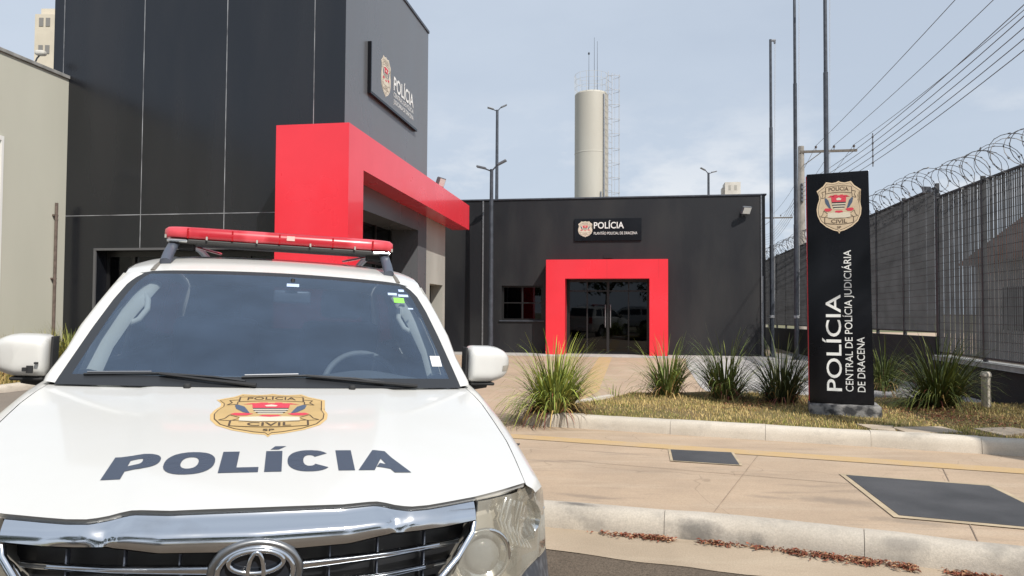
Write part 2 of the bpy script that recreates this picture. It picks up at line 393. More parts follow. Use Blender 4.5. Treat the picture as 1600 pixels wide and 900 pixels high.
def put_text(mb, body, x, y, h, width, fn, mi=0, bold=0.0, step=None, arch=0, space=1.0, align='L', thick=0):
    V, F, W = text2d(body, bold, space)
    sx = (width / W) if width else h
    off = -W * sx / 2 if align == 'C' else 0
    P = []
    for a, b in V:
        px = x + off + a * sx
        P.append((px, y + b * h + arch * (px - x) ** 2, 0))
    if step:
        bm = bmesh.new(); vs = [bm.verts.new(p) for p in P]
        for f in F:
            try: bm.faces.new([vs[i] for i in f])
            except ValueError: pass
        dice(bm, step)
        for v in bm.verts: v.co = Vector(fn(v.co.x, v.co.y))
        mb.bm(bm, mi)
    else:
        mb.add([fn(p[0], p[1]) for p in P], F, mi)
    return W * sx

# ------------------------------------------------------------------ the police shield, built as flat coloured pieces on any surface
def shield_mats(gold, line):
    return [mat('shield_field', gold, .5, var=.12, scale=9), mat('shield_line', line, .5), mat('shield_red', (.62, .05, .08), .5),
            mat('shield_pale', (.66, .60, .48), .5), mat('shield_black', (.03, .03, .035), .5), mat('shield_leaf', (.07, .10, .16), .5), mat('shield_rim', tuple(min(1, v * 1.12) for v in gold), .45)]
SH = [(0, 1.13), (.10, 1.08), (.28, 1.05), (.56, 1.10), (.70, .92), (.99, .72), (.89, .52), (.88, .34), (.96, .12), (1.0, -.10), (.97, -.36), (.84, -.64), (.58, -.86), (.25, -1.02), (.05, -1.07), (0, -1.17)]
def shield(mb, fn, step, sc):
    """fn(a, b, layer) lays the unit shield on its surface"""
    full = SH + [(-a, b) for a, b in SH[-2:0:-1]]
    def pl(poly, mi, layer): patch(mb, poly, lambda a, b: fn(a, b, layer), step, mi)
    pl([(a * 1.035, b * 1.035) for a, b in full], 6, 0)
    pl([(a * .975, b * .975) for a, b in full], 1, 1)
    pl([(a * .955, b * .955) for a, b in full], 0, 2)
    def line(pts, wd, layer=4, mi=1):
        for (ax, ay), (bx, by) in zip(pts, pts[1:]):
            dx, dy = bx - ax, by - ay; l = math.hypot(dx, dy) or 1
            nx, ny = -dy / l * wd / 2, dx / l * wd / 2
            pl([(ax + nx, ay + ny), (bx + nx, by + ny), (bx - nx, by - ny), (ax - nx, ay - ny)], mi, layer)
    def arcband(x0, x1, y0, y1, k, n=10):
        top = [(x0 + (x1 - x0) * i / n, y1 + k * (x0 + (x1 - x0) * i / n) ** 2) for i in range(n + 1)]
        bot = [(x0 + (x1 - x0) * i / n, y0 + k * (x0 + (x1 - x0) * i / n) ** 2) for i in range(n + 1)]
        return top, bot
    # upper ribbon
    t, b = arcband(-.60, .60, .66, .95, -.16)
    pl(t + b[::-1], 0, 3); line(t, .022); line(b, .022); line([t[0], b[0]], .03); line([t[-1], b[-1]], .03)
    for s in (-1, 1):
        line([(s * .60, .72), (s * .78, .68), (s * .72, .54), (s * .80, .40), (s * .62, .44), (s * .62, .60)], .022)
    put_text(mb, 'POLÍCIA', 0, .735, .17, .92, lambda a, b: fn(a, b, 5), 1, .012, step, -.16, align='C')
    # arms: red field with battlement, black and white bars, wreath
    pl([(-.33, .22), (.33, .22), (.35, .47), (.22, .44), (.20, .55), (.07, .55), (.06, .49), (-.06, .49), (-.07, .55), (-.20, .55), (-.22, .44), (-.35, .47)], 2, 4)
    pl([(-.42, .46), (-.52, .44), (-.36, .52), (.36, .52), (.52, .44), (.42, .46), (.36, .475), (-.36, .475)], 2, 3)
    pl([(-.09, .30), (.09, .30), (.12, .37), (0, .42), (-.12, .37)], 3, 5)
    for i in range(6):
        y1 = .215 - i * .053; hw = .32 * (1 - .012 * i * i)
        pl([(-hw, y1 - .053), (hw, y1 - .053), (hw, y1), (-hw, y1)], 4 if i % 2 == 0 else 3, 4)
    for s in (-1, 1):
        pl([(s * .36, -.08), (s * .48, -.02), (s * .62, .18), (s * .66, .38), (s * .60, .42), (s * .48, .30), (s * .42, .12)], 5, 4)
        pl([(s * .30, -.10), (s * .44, -.06), (s * .62, -.05), (s * .70, -.12), (s * .58, -.20), (s * .40, -.19)], 2, 4)
    pl([(-.14, -.17), (.14, -.17), (.20, -.24), (0, -.27), (-.20, -.24)], 2, 4)
    # pale scroll under the arms
    t, b = arcband(-.52, .52, -.50, -.24, -.12)
    pl(t + b[::-1], 3, 3); line(b, .018)
    for s in (-1, 1):
        line([(s * .52, -.30), (s * .70, -.16), (s * .76, -.34), (s * .86, -.42), (s * .66, -.46), (s * .54, -.36)], .02)
    # lower ribbon
    t, b = arcband(-.66, .66, -.78, -.52, .16)
    pl(t + b[::-1], 0, 4); line(t, .022, 5); line(b, .022, 5); line([t[0], b[0]], .035, 5); line([t[-1], b[-1]], .035, 5)
    put_text(mb, 'CIVIL', 0, -.74, .17, .74, lambda a, b: fn(a, b, 6), 1, .014, step, .14, align='C')
    put_text(mb, 'SP', 0, -.97, .10, .19, lambda a, b: fn(a, b, 5), 1, .012, step, 0, align='C')
GOLD = shield_mats((.56, .385, .165), (.085, .055, .03))
TAN = shield_mats((.62, .49, .335), (.11, .075, .05))
PALE = shield_mats((.70, .62, .50), (.26, .20, .15))

# ------------------------------------------------------------------ ground, street, pavements (setting)
def at(px, py, Y):
    """point of the photograph's view ray at distance Y"""
    d = _r * ((px - 800) / 1130) + _u * ((450 - py) / 1130) + _f
    return Vector((0, 0, 1.35)) + d * (Y / d.y)
sd = Vector((math.cos(SK), math.sin(SK), 0)); nd = Vector((-math.sin(SK), math.cos(SK), 0))
K0 = Vector((.283, 5.04, 0))
def sn(s_, n_, z=0): return K0 + sd * s_ + nd * n_ + Vector((0, 0, z))
def sheet(name, pts, m, z=None):
    mb = MB(); P = [(p[0], p[1], (p[2] if len(p) > 2 else 0) if z is None else z) for p in pts]
    mb.add(P, [tuple(range(len(P)))]); o = struct(mb, name, m)
    if o.data.polygons[0].normal.z < 0: o.data.flip_normals()
    return o
sheet('ground', [(-900, -500, -.22), (900, -500, -.22), (900, 1500, -.22), (-900, 1500, -.22)], M['earth'])
sheet('street', [sn(-60, -12.5), sn(70, -12.5), sn(70, -.43), sn(-.95, -.43), sn(-60, -.43)], M['asphalt'], -.150)
sheet('far_sidewalk', [sn(-60, -16.5), sn(70, -16.5), sn(70, -12.5), sn(-60, -12.5)], M['plaza'], -.03)
# gutter strip with a ragged asphalt edge
mb = MB()
g_n = 120
V = []
for i in range(g_n + 1):
    s_ = -1.0 + 45 * (i / g_n) ** 2.2
    e = -.44 + .035 * noise.noise((s_ * 2.3, 0, 0)) + .02 * noise.noise((s_ * 9, 3, 0))
    V += [sn(s_, .22, -.142)[:], sn(s_, e, -.146)[:]]
mb.add(V, [(2 * i, 2 * i + 1, 2 * i + 3, 2 * i + 2) for i in range(g_n)])
o = struct(mb, 'gutter', M['gutter'])
if o.data.polygons[0].normal.z < 0: o.data.flip_normals()
# near kerb: stones with rounded top edge
def kerb(name, path, h, wd, m, stone=1.0, z0=-.15, seed=1, rib=None, soft=False):
    """path: polyline of the front foot; wd: width to the back (to the left of the path direction)"""
    rnd = random.Random(seed); mb = MB()
    P = [Vector((p[0], p[1], 0)) for p in path]
    cum = [0]
    for a, b in zip(P, P[1:]): cum.append(cum[-1] + (b - a).length)
    def pt(s_):
        for i in range(len(P) - 1):
            if s_ <= cum[i + 1] or i == len(P) - 2:
                t = (s_ - cum[i]) / max(1e-6, cum[i + 1] - cum[i]); d = (P[i + 1] - P[i]).normalized()
                return P[i] + (P[i + 1] - P[i]) * t, d
    def nrm(s_):
        _, a = pt(max(0, s_ - .12)); _, b = pt(min(cum[-1], s_ + .12)); d = (a + b).normalized()
        return Vector((-d.y, d.x, 0))
    prof = [(-.004, 0), (0, h * .45), (.012, h * .78), (.030, h * .93), (.055, h), (wd * .6, h + .003), (wd, h), (wd, h - .10)]
    if soft: prof = [(-.006, 0), (0, h * .32), (.012, h * .58), (.034, h * .82), (.068, h * .96), (wd * .75, h + .002), (wd, h), (wd, h - .10)]
    s_ = 0
    while s_ < cum[-1] - .02:
        e = min(s_ + stone * rnd.uniform(.93, 1.07), cum[-1]); k = max(2, int((e - s_) / .08)); off = rnd.uniform(-.004, .004); zo = rnd.uniform(-.004, .004)
        a, b = s_ + .0018, e - .0018
        rows = []
        for i in range(k + 1):
            q = a + (b - a) * i / k; p, _ = pt(q); n_ = nrm(q)
            row = []
            for (u_, z_) in prof:
                rb = 0
                if rib and rib[0] < q < rib[1] and u_ < .05: rb = .012 * math.sin(q * 2 * PI / .085)
                wob = .006 * noise.noise((p.x * 5, p.y * 5, z_ * 8))
                row.append(p + n_ * (u_ + off + wob + rb) + Vector((0, 0, z0 + z_ + zo * (z_ > h * .5) + wob * .5)))
            rows.append(row)
        V = [v for r_ in rows for v in r_]; n_p = len(prof)
        F = [(i * n_p + j, (i + 1) * n_p + j, (i + 1) * n_p + j + 1, i * n_p + j + 1) for i in range(k) for j in range(n_p - 1)]
        F += [tuple(range(n_p)), tuple(k * n_p + j for j in range(n_p - 1, -1, -1))]
        mb.add(V, F); s_ = e
    return struct(mb, name, m, smooth=50)
near_path = [sn(-2.05, 2.6), sn(-1.75, 1.7), sn(-1.36, .75), sn(-1.1, .30), sn(-.9, .09), sn(-.6, .02), sn(-.2, .0)] + [sn(s_, .0 + .10 * math.exp(-((s_ - 1.4) / 1.0) ** 2) * 1.0) for s_ in [.3 + .3 * i for i in range(10)]] + [sn(5, 0), sn(40, 0)]
kerb('near_kerb', near_path, .152, .15, M['kerb_near'], 1.15, -.15, 3, soft=True)
# sidewalk slab: meets the kerb's back edge
def nk(s_): return .145 + .10 * math.exp(-((s_ - 1.4) / 1.0) ** 2)
sw = [sn(-1.92, 2.6), sn(-1.62, 1.75), sn(-1.23, .82), sn(-.99, .42), sn(-.84, .24), sn(-.6, .165), sn(-.2, .145)] + [sn(.3 + .3 * i, nk(.3 + .3 * i)) for i in range(10)] + [sn(5, .145), sn(40, .145), sn(40, 3.36), sn(-2.3, 3.36), sn(-2.1, 2.6)]
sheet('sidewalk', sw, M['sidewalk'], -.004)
PB = Vector((-1.25, 13.2, 0))
sheet('plaza', [sn(-2.3, 3.36), sn(40, 3.36), (60, 40, 0), (3.0, 60, 0), (-9.5, 23.5, 0), (-2.0, 22.4, 0), PB], M['plaza'], -.004)
# driveway: street level near the car, ramps up to the plaza
mb = MB()
rows = [(-.43, -.149), (0.6, -.149), (1.6, -.12), (2.6, -.04), (3.4, -.008)]
V = []; W_ = 22
for n_, z in rows:
    V += [sn(-.95 if n_ < 0 else (-.75 if n_ < 1 else (-.75 - (n_ - 1) * .5)), n_, z)[:], sn(-W_, n_, z)[:]]
mb.add(V, [(2 * i, 2 * i + 2, 2 * i + 3, 2 * i + 1) for i in range(len(rows) - 1)])
mb.add([sn(-1.95, 3.4, -.008)[:], PB[:2] + (-.008,), (-3.2, 15, -.008), (-12, 24, -.008), sn(-22, 3.4, -.008)[:]], [(0, 1, 2, 3, 4)])
o = struct(mb, 'driveway', M['driveway'])
bm = bmesh.new(); bm.from_mesh(o.data); bmesh.ops.recalc_face_normals(bm, faces=bm.faces); 
if sum(f.normal.z for f in bm.faces) < 0: bmesh.ops.reverse_faces(bm, faces=bm.faces)
bm.to_mesh(o.data); bm.free()
sheet('pale_paving', [(5.15, 21.45), (4.35, 18), (3.45, 13.3), (3.2, 11.35), (5.0, 10.75), (7.3, 9.95), (9.6, 24), (8.5, 24), (7.8, 21.2)], M['plaza_pale'], .001)
# tactile strips
sheet('door_path', [(2.66, 21.9), (3.04, 21.87), (1.62, 13.2), (1.50, 12.4), (1.06, 11.0), (.80, 11.0), (1.20, 12.5), (1.25, 13.2)], M['yellow'], .001)
sheet('tactile_path', [sn(-1.8, 2.44), sn(30, 2.44), sn(30, 2.68), sn(-1.9, 2.68)], M['yellow'], .001)
# pavement joints cut as thin dark grooves
mb = MB()
for s_ in [1.05 + 1.53 * i for i in range(9)]:
    mb.add([sn(s_, .2, .0005)[:], sn(s_ + .006, .2, .0005)[:], sn(s_ + .25, 2.44, .0005)[:], sn(s_ + .244, 2.44, .0005)[:]], [(0, 1, 2, 3)])
mb.add([sn(-.3, 1.55, .0006)[:], sn(2.35, 1.5, .0006)[:], sn(2.35, 1.508, .0006)[:], sn(-.3, 1.556, .0006)[:]], [(0, 1, 2, 3)])
struct(mb, 'pavement_joints', mat('joint_dirt', (.33, .25, .185), .9, var=.4, scale=5))

# access covers
def cover(name, corners, label, inset=.0, rim=0):
    t = thing(name, label, 'access cover', (0, 0, 0))
    mb = MB()
    P = [Vector((x, y, 0)) for x, y in corners]
    mb.add([(p.x, p.y, .006) for p in P] + [(p.x, p.y, -.003) for p in P], [(0, 1, 2, 3), (0, 4, 5, 1), (1, 5, 6, 2), (2, 6, 7, 3), (3, 7, 4, 0)])
    o = mb.build('plate', M['cover'], t)
    if o.data.polygons[0].normal.z < 0: o.data.flip_normals()
    if rim:
        c = sum(P, Vector()) / 4; mb = MB()
        Q = [p + (p - c).normalized() * rim for p in P]
        mb.add([(p.x, p.y, .003) for p in P] + [(p.x, p.y, .003) for p in Q], [(i, (i + 1) % 4, 4 + (i + 1) % 4, 4 + i) for i in range(4)])
        o = mb.build('rim', M['cover_rim'], t)
        if o.data.polygons[0].normal.z < 0: o.data.flip_normals()
    return t
cover('access_cover', [(1.564, 7.13), (2.116, 7.00), (2.02, 6.44), (1.473, 6.613)], 'small dark rectangular cover in the sidewalk beside the yellow strip', rim=.035)
cover('access_cover', [(2.786, 6.058), (3.741, 5.707), (3.545, 4.52), (2.591, 4.869)], 'large dark cover plate with pale rim near the kerb', rim=.07)
cover('access_cover', [(-.33, 7.55), (.09, 7.40), (.00, 7.08), (-.42, 7.23)], 'dark cover half hidden behind the white police car bonnet')

# planting island: kerb, soil, grass
IZ = .14
isl_front = [sn(-.05, 3.42)] + [sn(s_, 3.36) for s_ in (.5, 1, 2, 3, 4, 5, 6, 8)]
kerb('island_kerb', [(1.35, 10.62), (.50, 9.45), (.22, 9.0), (.13, 8.80), (.17, 8.68), (.30, 8.60)] + [sn(s_, 3.34) for s_ in (.6, 1.0, 2, 3, 4, 5, 6, 8, 12)], .15, .17, M['kerb'], 1.0, -.008, 5, rib=(5.15, 7.6))
bed_poly = [(1.47, 10.5), (.60, 9.4), (.38, 9.0), (.36, 8.80), (.42, 8.76)] + [sn(s_, 3.50)[:2] for s_ in (.8, 2, 4, 6, 9)] + [(8.7, 9.7), (7.02, 9.9), (5.0, 10.7), (3.1, 11.2), (1.8, 11.0)]
def bedz(x, y):
    return IZ - .02 + .03 * noise.noise((x * .8, y * .8, 0)) + .012 * noise.noise((x * 3, y * 3, 4))
mb = MB(); patch(mb, bed_poly, lambda a, b: (a, b, bedz(a, b)), .25)
struct(mb, 'planting_bed', M['soil'], smooth=80)
def inside(p, poly):
    x, y = p; r_ = False; j = len(poly) - 1
    for i in range(len(poly)):
        xi, yi = poly[i][0], poly[i][1]; xj, yj = poly[j][0], poly[j][1]
        if (yi > y) != (yj > y) and x < (xj - xi) * (y - yi) / (yj - yi) + xi: r_ = not r_
        j = i
    return r_
def set_tone(o, cols):
    a = o.data.attributes.new('tone', 'FLOAT_COLOR', 'POINT')
    a.data.foreach_set('color', [c for q in cols for c in (*q, 1)])
def turf(name, poly, count, hmin, hmax, label, seed, zf, dry=.5, edge_green=True, slabs=()):
    rnd = random.Random(seed); mb = MB(); cols = []
    xs = [p[0] for p in poly]; ys = [p[1] for p in poly]; k = 0
    while k < count:
        x = rnd.uniform(min(xs), max(xs)); y = rnd.uniform(min(ys), max(ys))
        if not inside((x, y), poly): continue
        if any(inside((x, y), q) for q in slabs): continue
        nfr = (Vector((x, y, 0)) - K0).dot(nd) - 3.36
        d = noise.noise((x * 1.3, y * 1.3, 7)) * .5 + .5
        if d * .75 + rnd.random() * .5 < .33: continue
        k += 1
        green = (rnd.random() < .16 + .70 * max(0, 1 - nfr / .75) * edge_green + .3 * (noise.noise((x * 2, y * 2, 1)) > .1)) and rnd.random() > dry * .35
        h = rnd.uniform(hmin, hmax) * (.6 + .8 * d); a = rnd.uniform(0, 2 * PI); w_ = rnd.uniform(.0018, .0038)
        lx, ly = math.cos(a) * h * rnd.uniform(.1, .9), math.sin(a) * h * rnd.uniform(.1, .9)
        px, py = -math.sin(a) * w_, math.cos(a) * w_
        z = zf(x, y) - .005
        mb.add([(x - px, y - py, z), (x + px, y + py, z), (x + lx * .5 + px * .7, y + ly * .5 + py * .7, z + h * .65), (x + lx * .5 - px * .7, y + ly * .5 - py * .7, z + h * .65), (x + lx, y + ly, z + h)], [(0, 1, 2, 3), (3, 2, 4)])
        v = rnd.uniform(.7, 1.25)
        c = (.23 * v, .24 * v, .055 * v) if green else (.60 * v, .45 * v, .19 * v)
        cols += [c] * 5
    o = mb.build(name, M['grassblade']); set_tone(o, cols)
    return tag(o, label, 'grass', kind='stuff')
slabs = [[at(1335, 659, 1)[:2]]]
def g(px, py, z):
    d = _r * ((px - 800) / 1130) + _u * ((450 - py) / 1130) + _f
    q = Vector((0, 0, 1.35)) + d * ((z - 1.35) / d.z); return (q.x, q.y)
slab_px = [[(1338, 657), (1395, 660), (1400, 668), (1362, 665)], [(1392, 662), (1470, 661), (1505, 670), (1420, 671)], [(1520, 664), (1575, 662), (1620, 668), (1570, 675)]]
slab_w = [[g(a, b, IZ + .03) for a, b in q] for q in slab_px]
turf('island_grass', [(p[0], p[1]) for p in bed_poly], 46000, .016, .046, 'dry yellow and green lawn grass filling the kerbed planting island', 11, bedz, slabs=slab_w)
for i, q in enumerate(slab_w):
    mb = MB(); mb.prism([tuple(p) for p in q], IZ - .08, IZ - .004)
    tag(mb.build('stone_slab', M['slab']), ['pale stone slab in the grass just right of the sign plinth', 'long pale stone slab in the grass between plinth slab and right edge', 'pale stone slab in the grass nearest the short white post'][i], 'slab', 'stone slabs in the grass')

# left bed along the grey wall
TH = R(-9.5)
bd = Vector((math.cos(TH), math.sin(TH), 0)); bu = Vector((-math.sin(TH), math.cos(TH), 0))
A = Vector((-3.05, 13.0, 0))
def bl(s_, t_, z=0): return A + bd * s_ + bu * t_ + Vector((0, 0, z))
left_poly = [bl(-5.60, -6)[:2], bl(-4.95, -6)[:2], bl(-4.95, -.55)[:2], bl(-5.0, -.12)[:2], bl(-5.60, -.05)[:2]]
sheet('wall_bed', left_poly, M['soil'], .10)
kerb('wall_bed_kerb', [bl(-4.80, -.02)[:2], bl(-4.80, -.5)[:2], bl(-4.80, -6.2)[:2]][::-1], .12, .15, M['kerb'], 1.0, -.008, 9)
turf('wall_bed_grass', left_poly, 6500, .08, .24, 'green and dry grass strip along the foot of the grey wall', 13, lambda x, y: .10, dry=.3, edge_green=False)

# ------------------------------------------------------------------ ornamental grass clumps
def clump(name, loc, nb, hmax, spread, label, seed, tone=(.13, .17, .045), dark=.5, group='spiky grass clumps', dry=.10, width=.0095):
    rnd = random.Random(seed); t = thing(name, label, 'plant', loc, rnd.uniform(0, 6), group)
    def blades(n, hm, sp, tones, r0, nm, droop):
        mb = MB(); cols = []
        for _ in range(n):
            a = rnd.uniform(0, 2 * PI); rr = r0 * math.sqrt(rnd.random()); b0 = Vector((rr * math.cos(a + rnd.uniform(-.6, .6)), rr * math.sin(a + rnd.uniform(-.6, .6)), 0))
            lean = (rnd.random() ** .8) * sp * (1 + .35 * math.cos(a - seed * 1.7)); Lh = hm * rnd.uniform(.55, 1.05) * (1 - .12 * lean)
            dr = droop * rnd.uniform(.4, 1.4) * (.35 + lean)
            w0 = width * rnd.uniform(.6, 1.3); k = 6; pts = []
            p = b0.copy(); ang = lean * .75
            for i in range(k + 1):
                pts.append(p.copy()); ang = min(ang + dr / k * (i + .5) / 2.2, 2.5)
                st = Lh / k; p = p + Vector((math.cos(a) * math.sin(ang), math.sin(a) * math.sin(ang), math.cos(ang))) * st
            sx = Vector((-math.sin(a), math.cos(a), 0))
            V = []
            for i, q in enumerate(pts):
                ww = w0 * (1 - (i / k) ** 1.6) + .0006
                V += [q - sx * ww, q + sx * ww]
            mb.add(V, [(2 * i, 2 * i + 1, 2 * i + 3, 2 * i + 2) for i in range(k)])
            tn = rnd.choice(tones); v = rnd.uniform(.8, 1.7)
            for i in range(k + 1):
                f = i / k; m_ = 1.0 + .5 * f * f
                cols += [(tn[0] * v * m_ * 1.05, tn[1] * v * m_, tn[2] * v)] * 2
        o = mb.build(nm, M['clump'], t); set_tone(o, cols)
    g1 = tone; g2 = (tone[0] * 1.5, tone[1] * 1.35, tone[2] * 1.3); g3 = (tone[0] * .55, tone[1] * .6, tone[2] * .7)
    blades(nb, hmax, spread, [g1, g1, g2, g3], .06 + .10 * hmax, 'leaves', 1.0)
    blades(int(nb * (.18 + dry)), hmax * .62, spread * 1.25, [(.30, .22, .10), (.20, .14, .07), (.15, .05, .045)], .07 + .10 * hmax, 'dry_leaves', 1.9)
    return t
def gz(px, py, z): x, y = g(px, py, z); return (x, y, z - .03)
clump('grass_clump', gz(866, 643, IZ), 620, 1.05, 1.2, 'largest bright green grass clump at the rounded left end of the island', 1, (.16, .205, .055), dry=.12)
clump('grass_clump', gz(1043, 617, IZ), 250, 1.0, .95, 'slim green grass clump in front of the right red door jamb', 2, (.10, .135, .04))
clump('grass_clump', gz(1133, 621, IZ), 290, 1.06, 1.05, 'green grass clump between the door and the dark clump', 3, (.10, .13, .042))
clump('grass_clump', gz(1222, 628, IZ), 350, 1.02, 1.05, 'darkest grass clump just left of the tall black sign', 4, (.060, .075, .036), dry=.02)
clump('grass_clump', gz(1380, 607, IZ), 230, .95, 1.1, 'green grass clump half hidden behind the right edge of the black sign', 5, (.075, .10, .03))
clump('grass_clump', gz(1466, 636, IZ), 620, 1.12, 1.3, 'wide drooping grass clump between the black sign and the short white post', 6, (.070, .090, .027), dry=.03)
def gzl(s_, t_): q = bl(s_, t_, .09); return q[:]
clump('weed_clump', gzl(-5.15, -.9), 260, .95, .5, 'tall yellowing weed clump at the grey wall by the drain pipe', 21, (.17, .16, .05), group='weeds at the grey wall', dry=.4, width=.006)
clump('weed_clump', gzl(-5.2, -.35), 480, 1.08, .55, 'green weed clump at the corner of grey wall and black tower', 22, (.12, .14, .04), group='weeds at the grey wall', dry=.25, width=.007)
clump('weed_clump', gzl(-5.25, -1.6), 160, .95, .4, 'sparse weed clump at the grey wall nearest the photo edge', 23, (.16, .15, .06), group='weeds at the grey wall', dry=.5, width=.006)
clump('weed_clump', gzl(-4.98, -.28), 320, .85, .9, 'low weed clump in front of the black tower corner', 24, (.12, .135, .04), group='weeds at the grey wall', dry=.3, width=.006)
# tiny seedling on the plaza
clump('weed_clump', gz(959, 617, IZ), 7, .30, .25, 'tiny lone shoot at the island back edge between two clumps', 25, (.11, .14, .04), group='weeds on the island', dry=0)

# leaf litter in the gutter and under the big clump
def litter(name, spots, label, seed):
    rnd = random.Random(seed); mb = MB(); cols = []
    for (x, y, z) in spots:
        a = rnd.uniform(0, 2 * PI); l = rnd.uniform(.007, .024); w_ = l * rnd.uniform(.25, .5); tilt = rnd.uniform(-.5, .5)
        ca, sa = math.cos(a), math.sin(a)
        P = [(-l, 0, 0), (0, -w_, .006), (l, 0, tilt * l), (0, w_, .006 + abs(tilt) * .01)]
        z0 = z + rnd.random() ** 2 * .018 + .002
        mb.add([(x + ca * p[0] - sa * p[1], y + sa * p[0] + ca * p[1], z0 + p[2] + .003) for p in P], [(0, 1, 2, 3)])
        v = rnd.uniform(.5, 1.4); c = rnd.choice([(.20, .060, .035), (.26, .09, .05), (.15, .05, .03), (.36, .20, .11)])
        cols += [tuple(q * v for q in c)] * 4
    o = mb.build(name, M['leaf']); set_tone(o, cols)
    return tag(o, label, 'leaves', kind='stuff')
rnd = random.Random(5); sp = []
for _ in range(7500):
    s_ = rnd.uniform(.25, 4.6); dens = .12 + .9 * math.exp(-((s_ - .75) / .28) ** 2) + 1.3 * math.exp(-((s_ - 2.05) / .55) ** 2) + .9 * math.exp(-((s_ - 3.5) / .6) ** 2)
    dens *= max(0, .45 + 1.5 * noise.noise((s_ * 5, 0, 3)))
    if rnd.random() > dens: continue
    n_ = -.035 + .10 * math.exp(-((s_ - 1.4) / 1.0) ** 2) - abs(rnd.gauss(0, .028 + .02 * (1.5 < s_ < 2.6)))
    q = sn(s_, n_); sp.append((q.x, q.y, -.143))
litter('gutter_leaves', sp, 'red brown dead leaves collected in the gutter against the kerb', 6)
sp = []
for _ in range(1500):
    px, py = rnd.choice([(1420, 638), (1470, 645), (1500, 650), (1180, 630), (870, 640), (1560, 655)])
    x, y = g(px + rnd.gauss(0, 28), py + rnd.gauss(0, 4.5), IZ + .03); sp.append((x, y, bedz(x, y) + .02))
sp = [q for q in sp if inside(q[:2], [(p[0], p[1]) for p in bed_poly])]
litter('bed_leaves', sp, 'red brown fallen leaves under the grass clumps on the island', 7)

# ------------------------------------------------------------------ far low police building
P0 = Vector((3.97, 22.42, 0))
far = thing('police_station', 'low black flat roofed police block with red framed entrance at the back', 'building', P0, TH)
def wall_holes(mb, x0, x1, z0, z1, holes, y, th, mi=0):
    """upright wall with rectangular openings, front face at y"""
    xs = sorted({x0, x1, *[h[0] for h in holes], *[h[1] for h in holes]}); zs = sorted({z0, z1, *[h[2] for h in holes], *[h[3] for h in holes]})
    for a, b in zip(xs, xs[1:]):
        for c, d in zip(zs, zs[1:]):
            cx, cz = (a + b) / 2, (c + d) / 2
            if any(h[0] < cx < h[1] and h[2] < cz < h[3] for h in holes): continue
            mb.add([(a, y, c), (b, y, c), (b, y, d), (a, y, d)], [(0, 1, 2, 3)], mi)
    for h in holes:
        a, b, c, d = h
        mb.add([(a, y, c), (a, y + th, c), (a, y + th, d), (a, y, d)], [(0, 1, 2, 3)], mi)
        mb.add([(b, y, c), (b, y, d), (b, y + th, d), (b, y + th, c)], [(0, 1, 2, 3)], mi)
        mb.add([(a, y, d), (a, y + th, d), (b, y + th, d), (b, y, d)], [(0, 1, 2, 3)], mi)
        mb.add([(a, y, c), (b, y, c), (b, y + th, c), (a, y + th, c)], [(0, 1, 2, 3)], mi)
FH = 4.90
mb = MB()
doorh = (-2.25, .27, .0, 2.34); winh = (-4.36, -3.05, 1.06, 2.16)
wall_holes(mb, -11, 3.73, -.2, FH, [doorh, winh], 0, .22)
mb.add([(3.73, 0, -.2), (3.73, 9, -.2), (3.73, 9, FH), (3.73, 0, FH)], [(0, 1, 2, 3)])
mb.add([(-11, 0, -.2), (-11, 0, FH), (-11, 9, FH), (-11, 9, -.2)], [(0, 1, 2, 3)])
mb.add([(-11, 9, -.2), (-11, 9, FH), (3.73, 9, FH), (3.73, 9, -.2)], [(0, 1, 2, 3)])
mb.build('wall', M['black_wall'], far)
mb = MB(); mb.add([(-11, .1, FH - .25), (3.73, .1, FH - .25), (3.73, 9, FH - .25), (-11, 9, FH - .25)], [(0, 1, 2, 3)]); mb.build('roof', M['ledge'], far)
mb = MB(); mb.box(-11.04, 3.77, -.035, .16, FH, FH + .05, bev=.008); mb.box(3.57, 3.77, .16, 9.04, FH, FH + .05, bev=.008); mb.build('coping', M['post'], far)
def portal(mb, x0, x1, x2, x3, zt, zi, y0, y1):
    """upside-down U: legs x0-x1 and x2-x3"""
    mb.add([(x0, y0, 0), (x1, y0, 0), (x1, y0, zi), (x2, y0, zi), (x2, y0, 0), (x3, y0, 0), (x3, y0, zt), (x0, y0, zt),
            (x0, y1, 0), (x1, y1, 0), (x1, y1, zi), (x2, y1, zi), (x2, y1, 0), (x3, y1, 0), (x3, y1, zt), (x0, y1, zt)],
           [(0, 1, 2, 7), (7, 2, 3, 6), (3, 4, 5, 6), (0, 7, 15, 8), (7, 6, 14, 15), (6, 5, 13, 14), (2, 1, 9, 10), (3, 2, 10, 11), (4, 3, 11, 12)])
mb = MB(); portal(mb, -2.865, -2.275, .275, .825, 2.945, 2.36, -.58, -.003)
pf = mb.build('portal_frame', M['red'], far)
M['red_joint'] = mat('red_joint', (.60, .03, .04), .5)
for x in (-1.0, .55):
    mb = MB(); mb.box(x, x + .006, -.583, -.58, 2.36, 2.945); mb.build('panel_joint', M['red_joint'], pf)
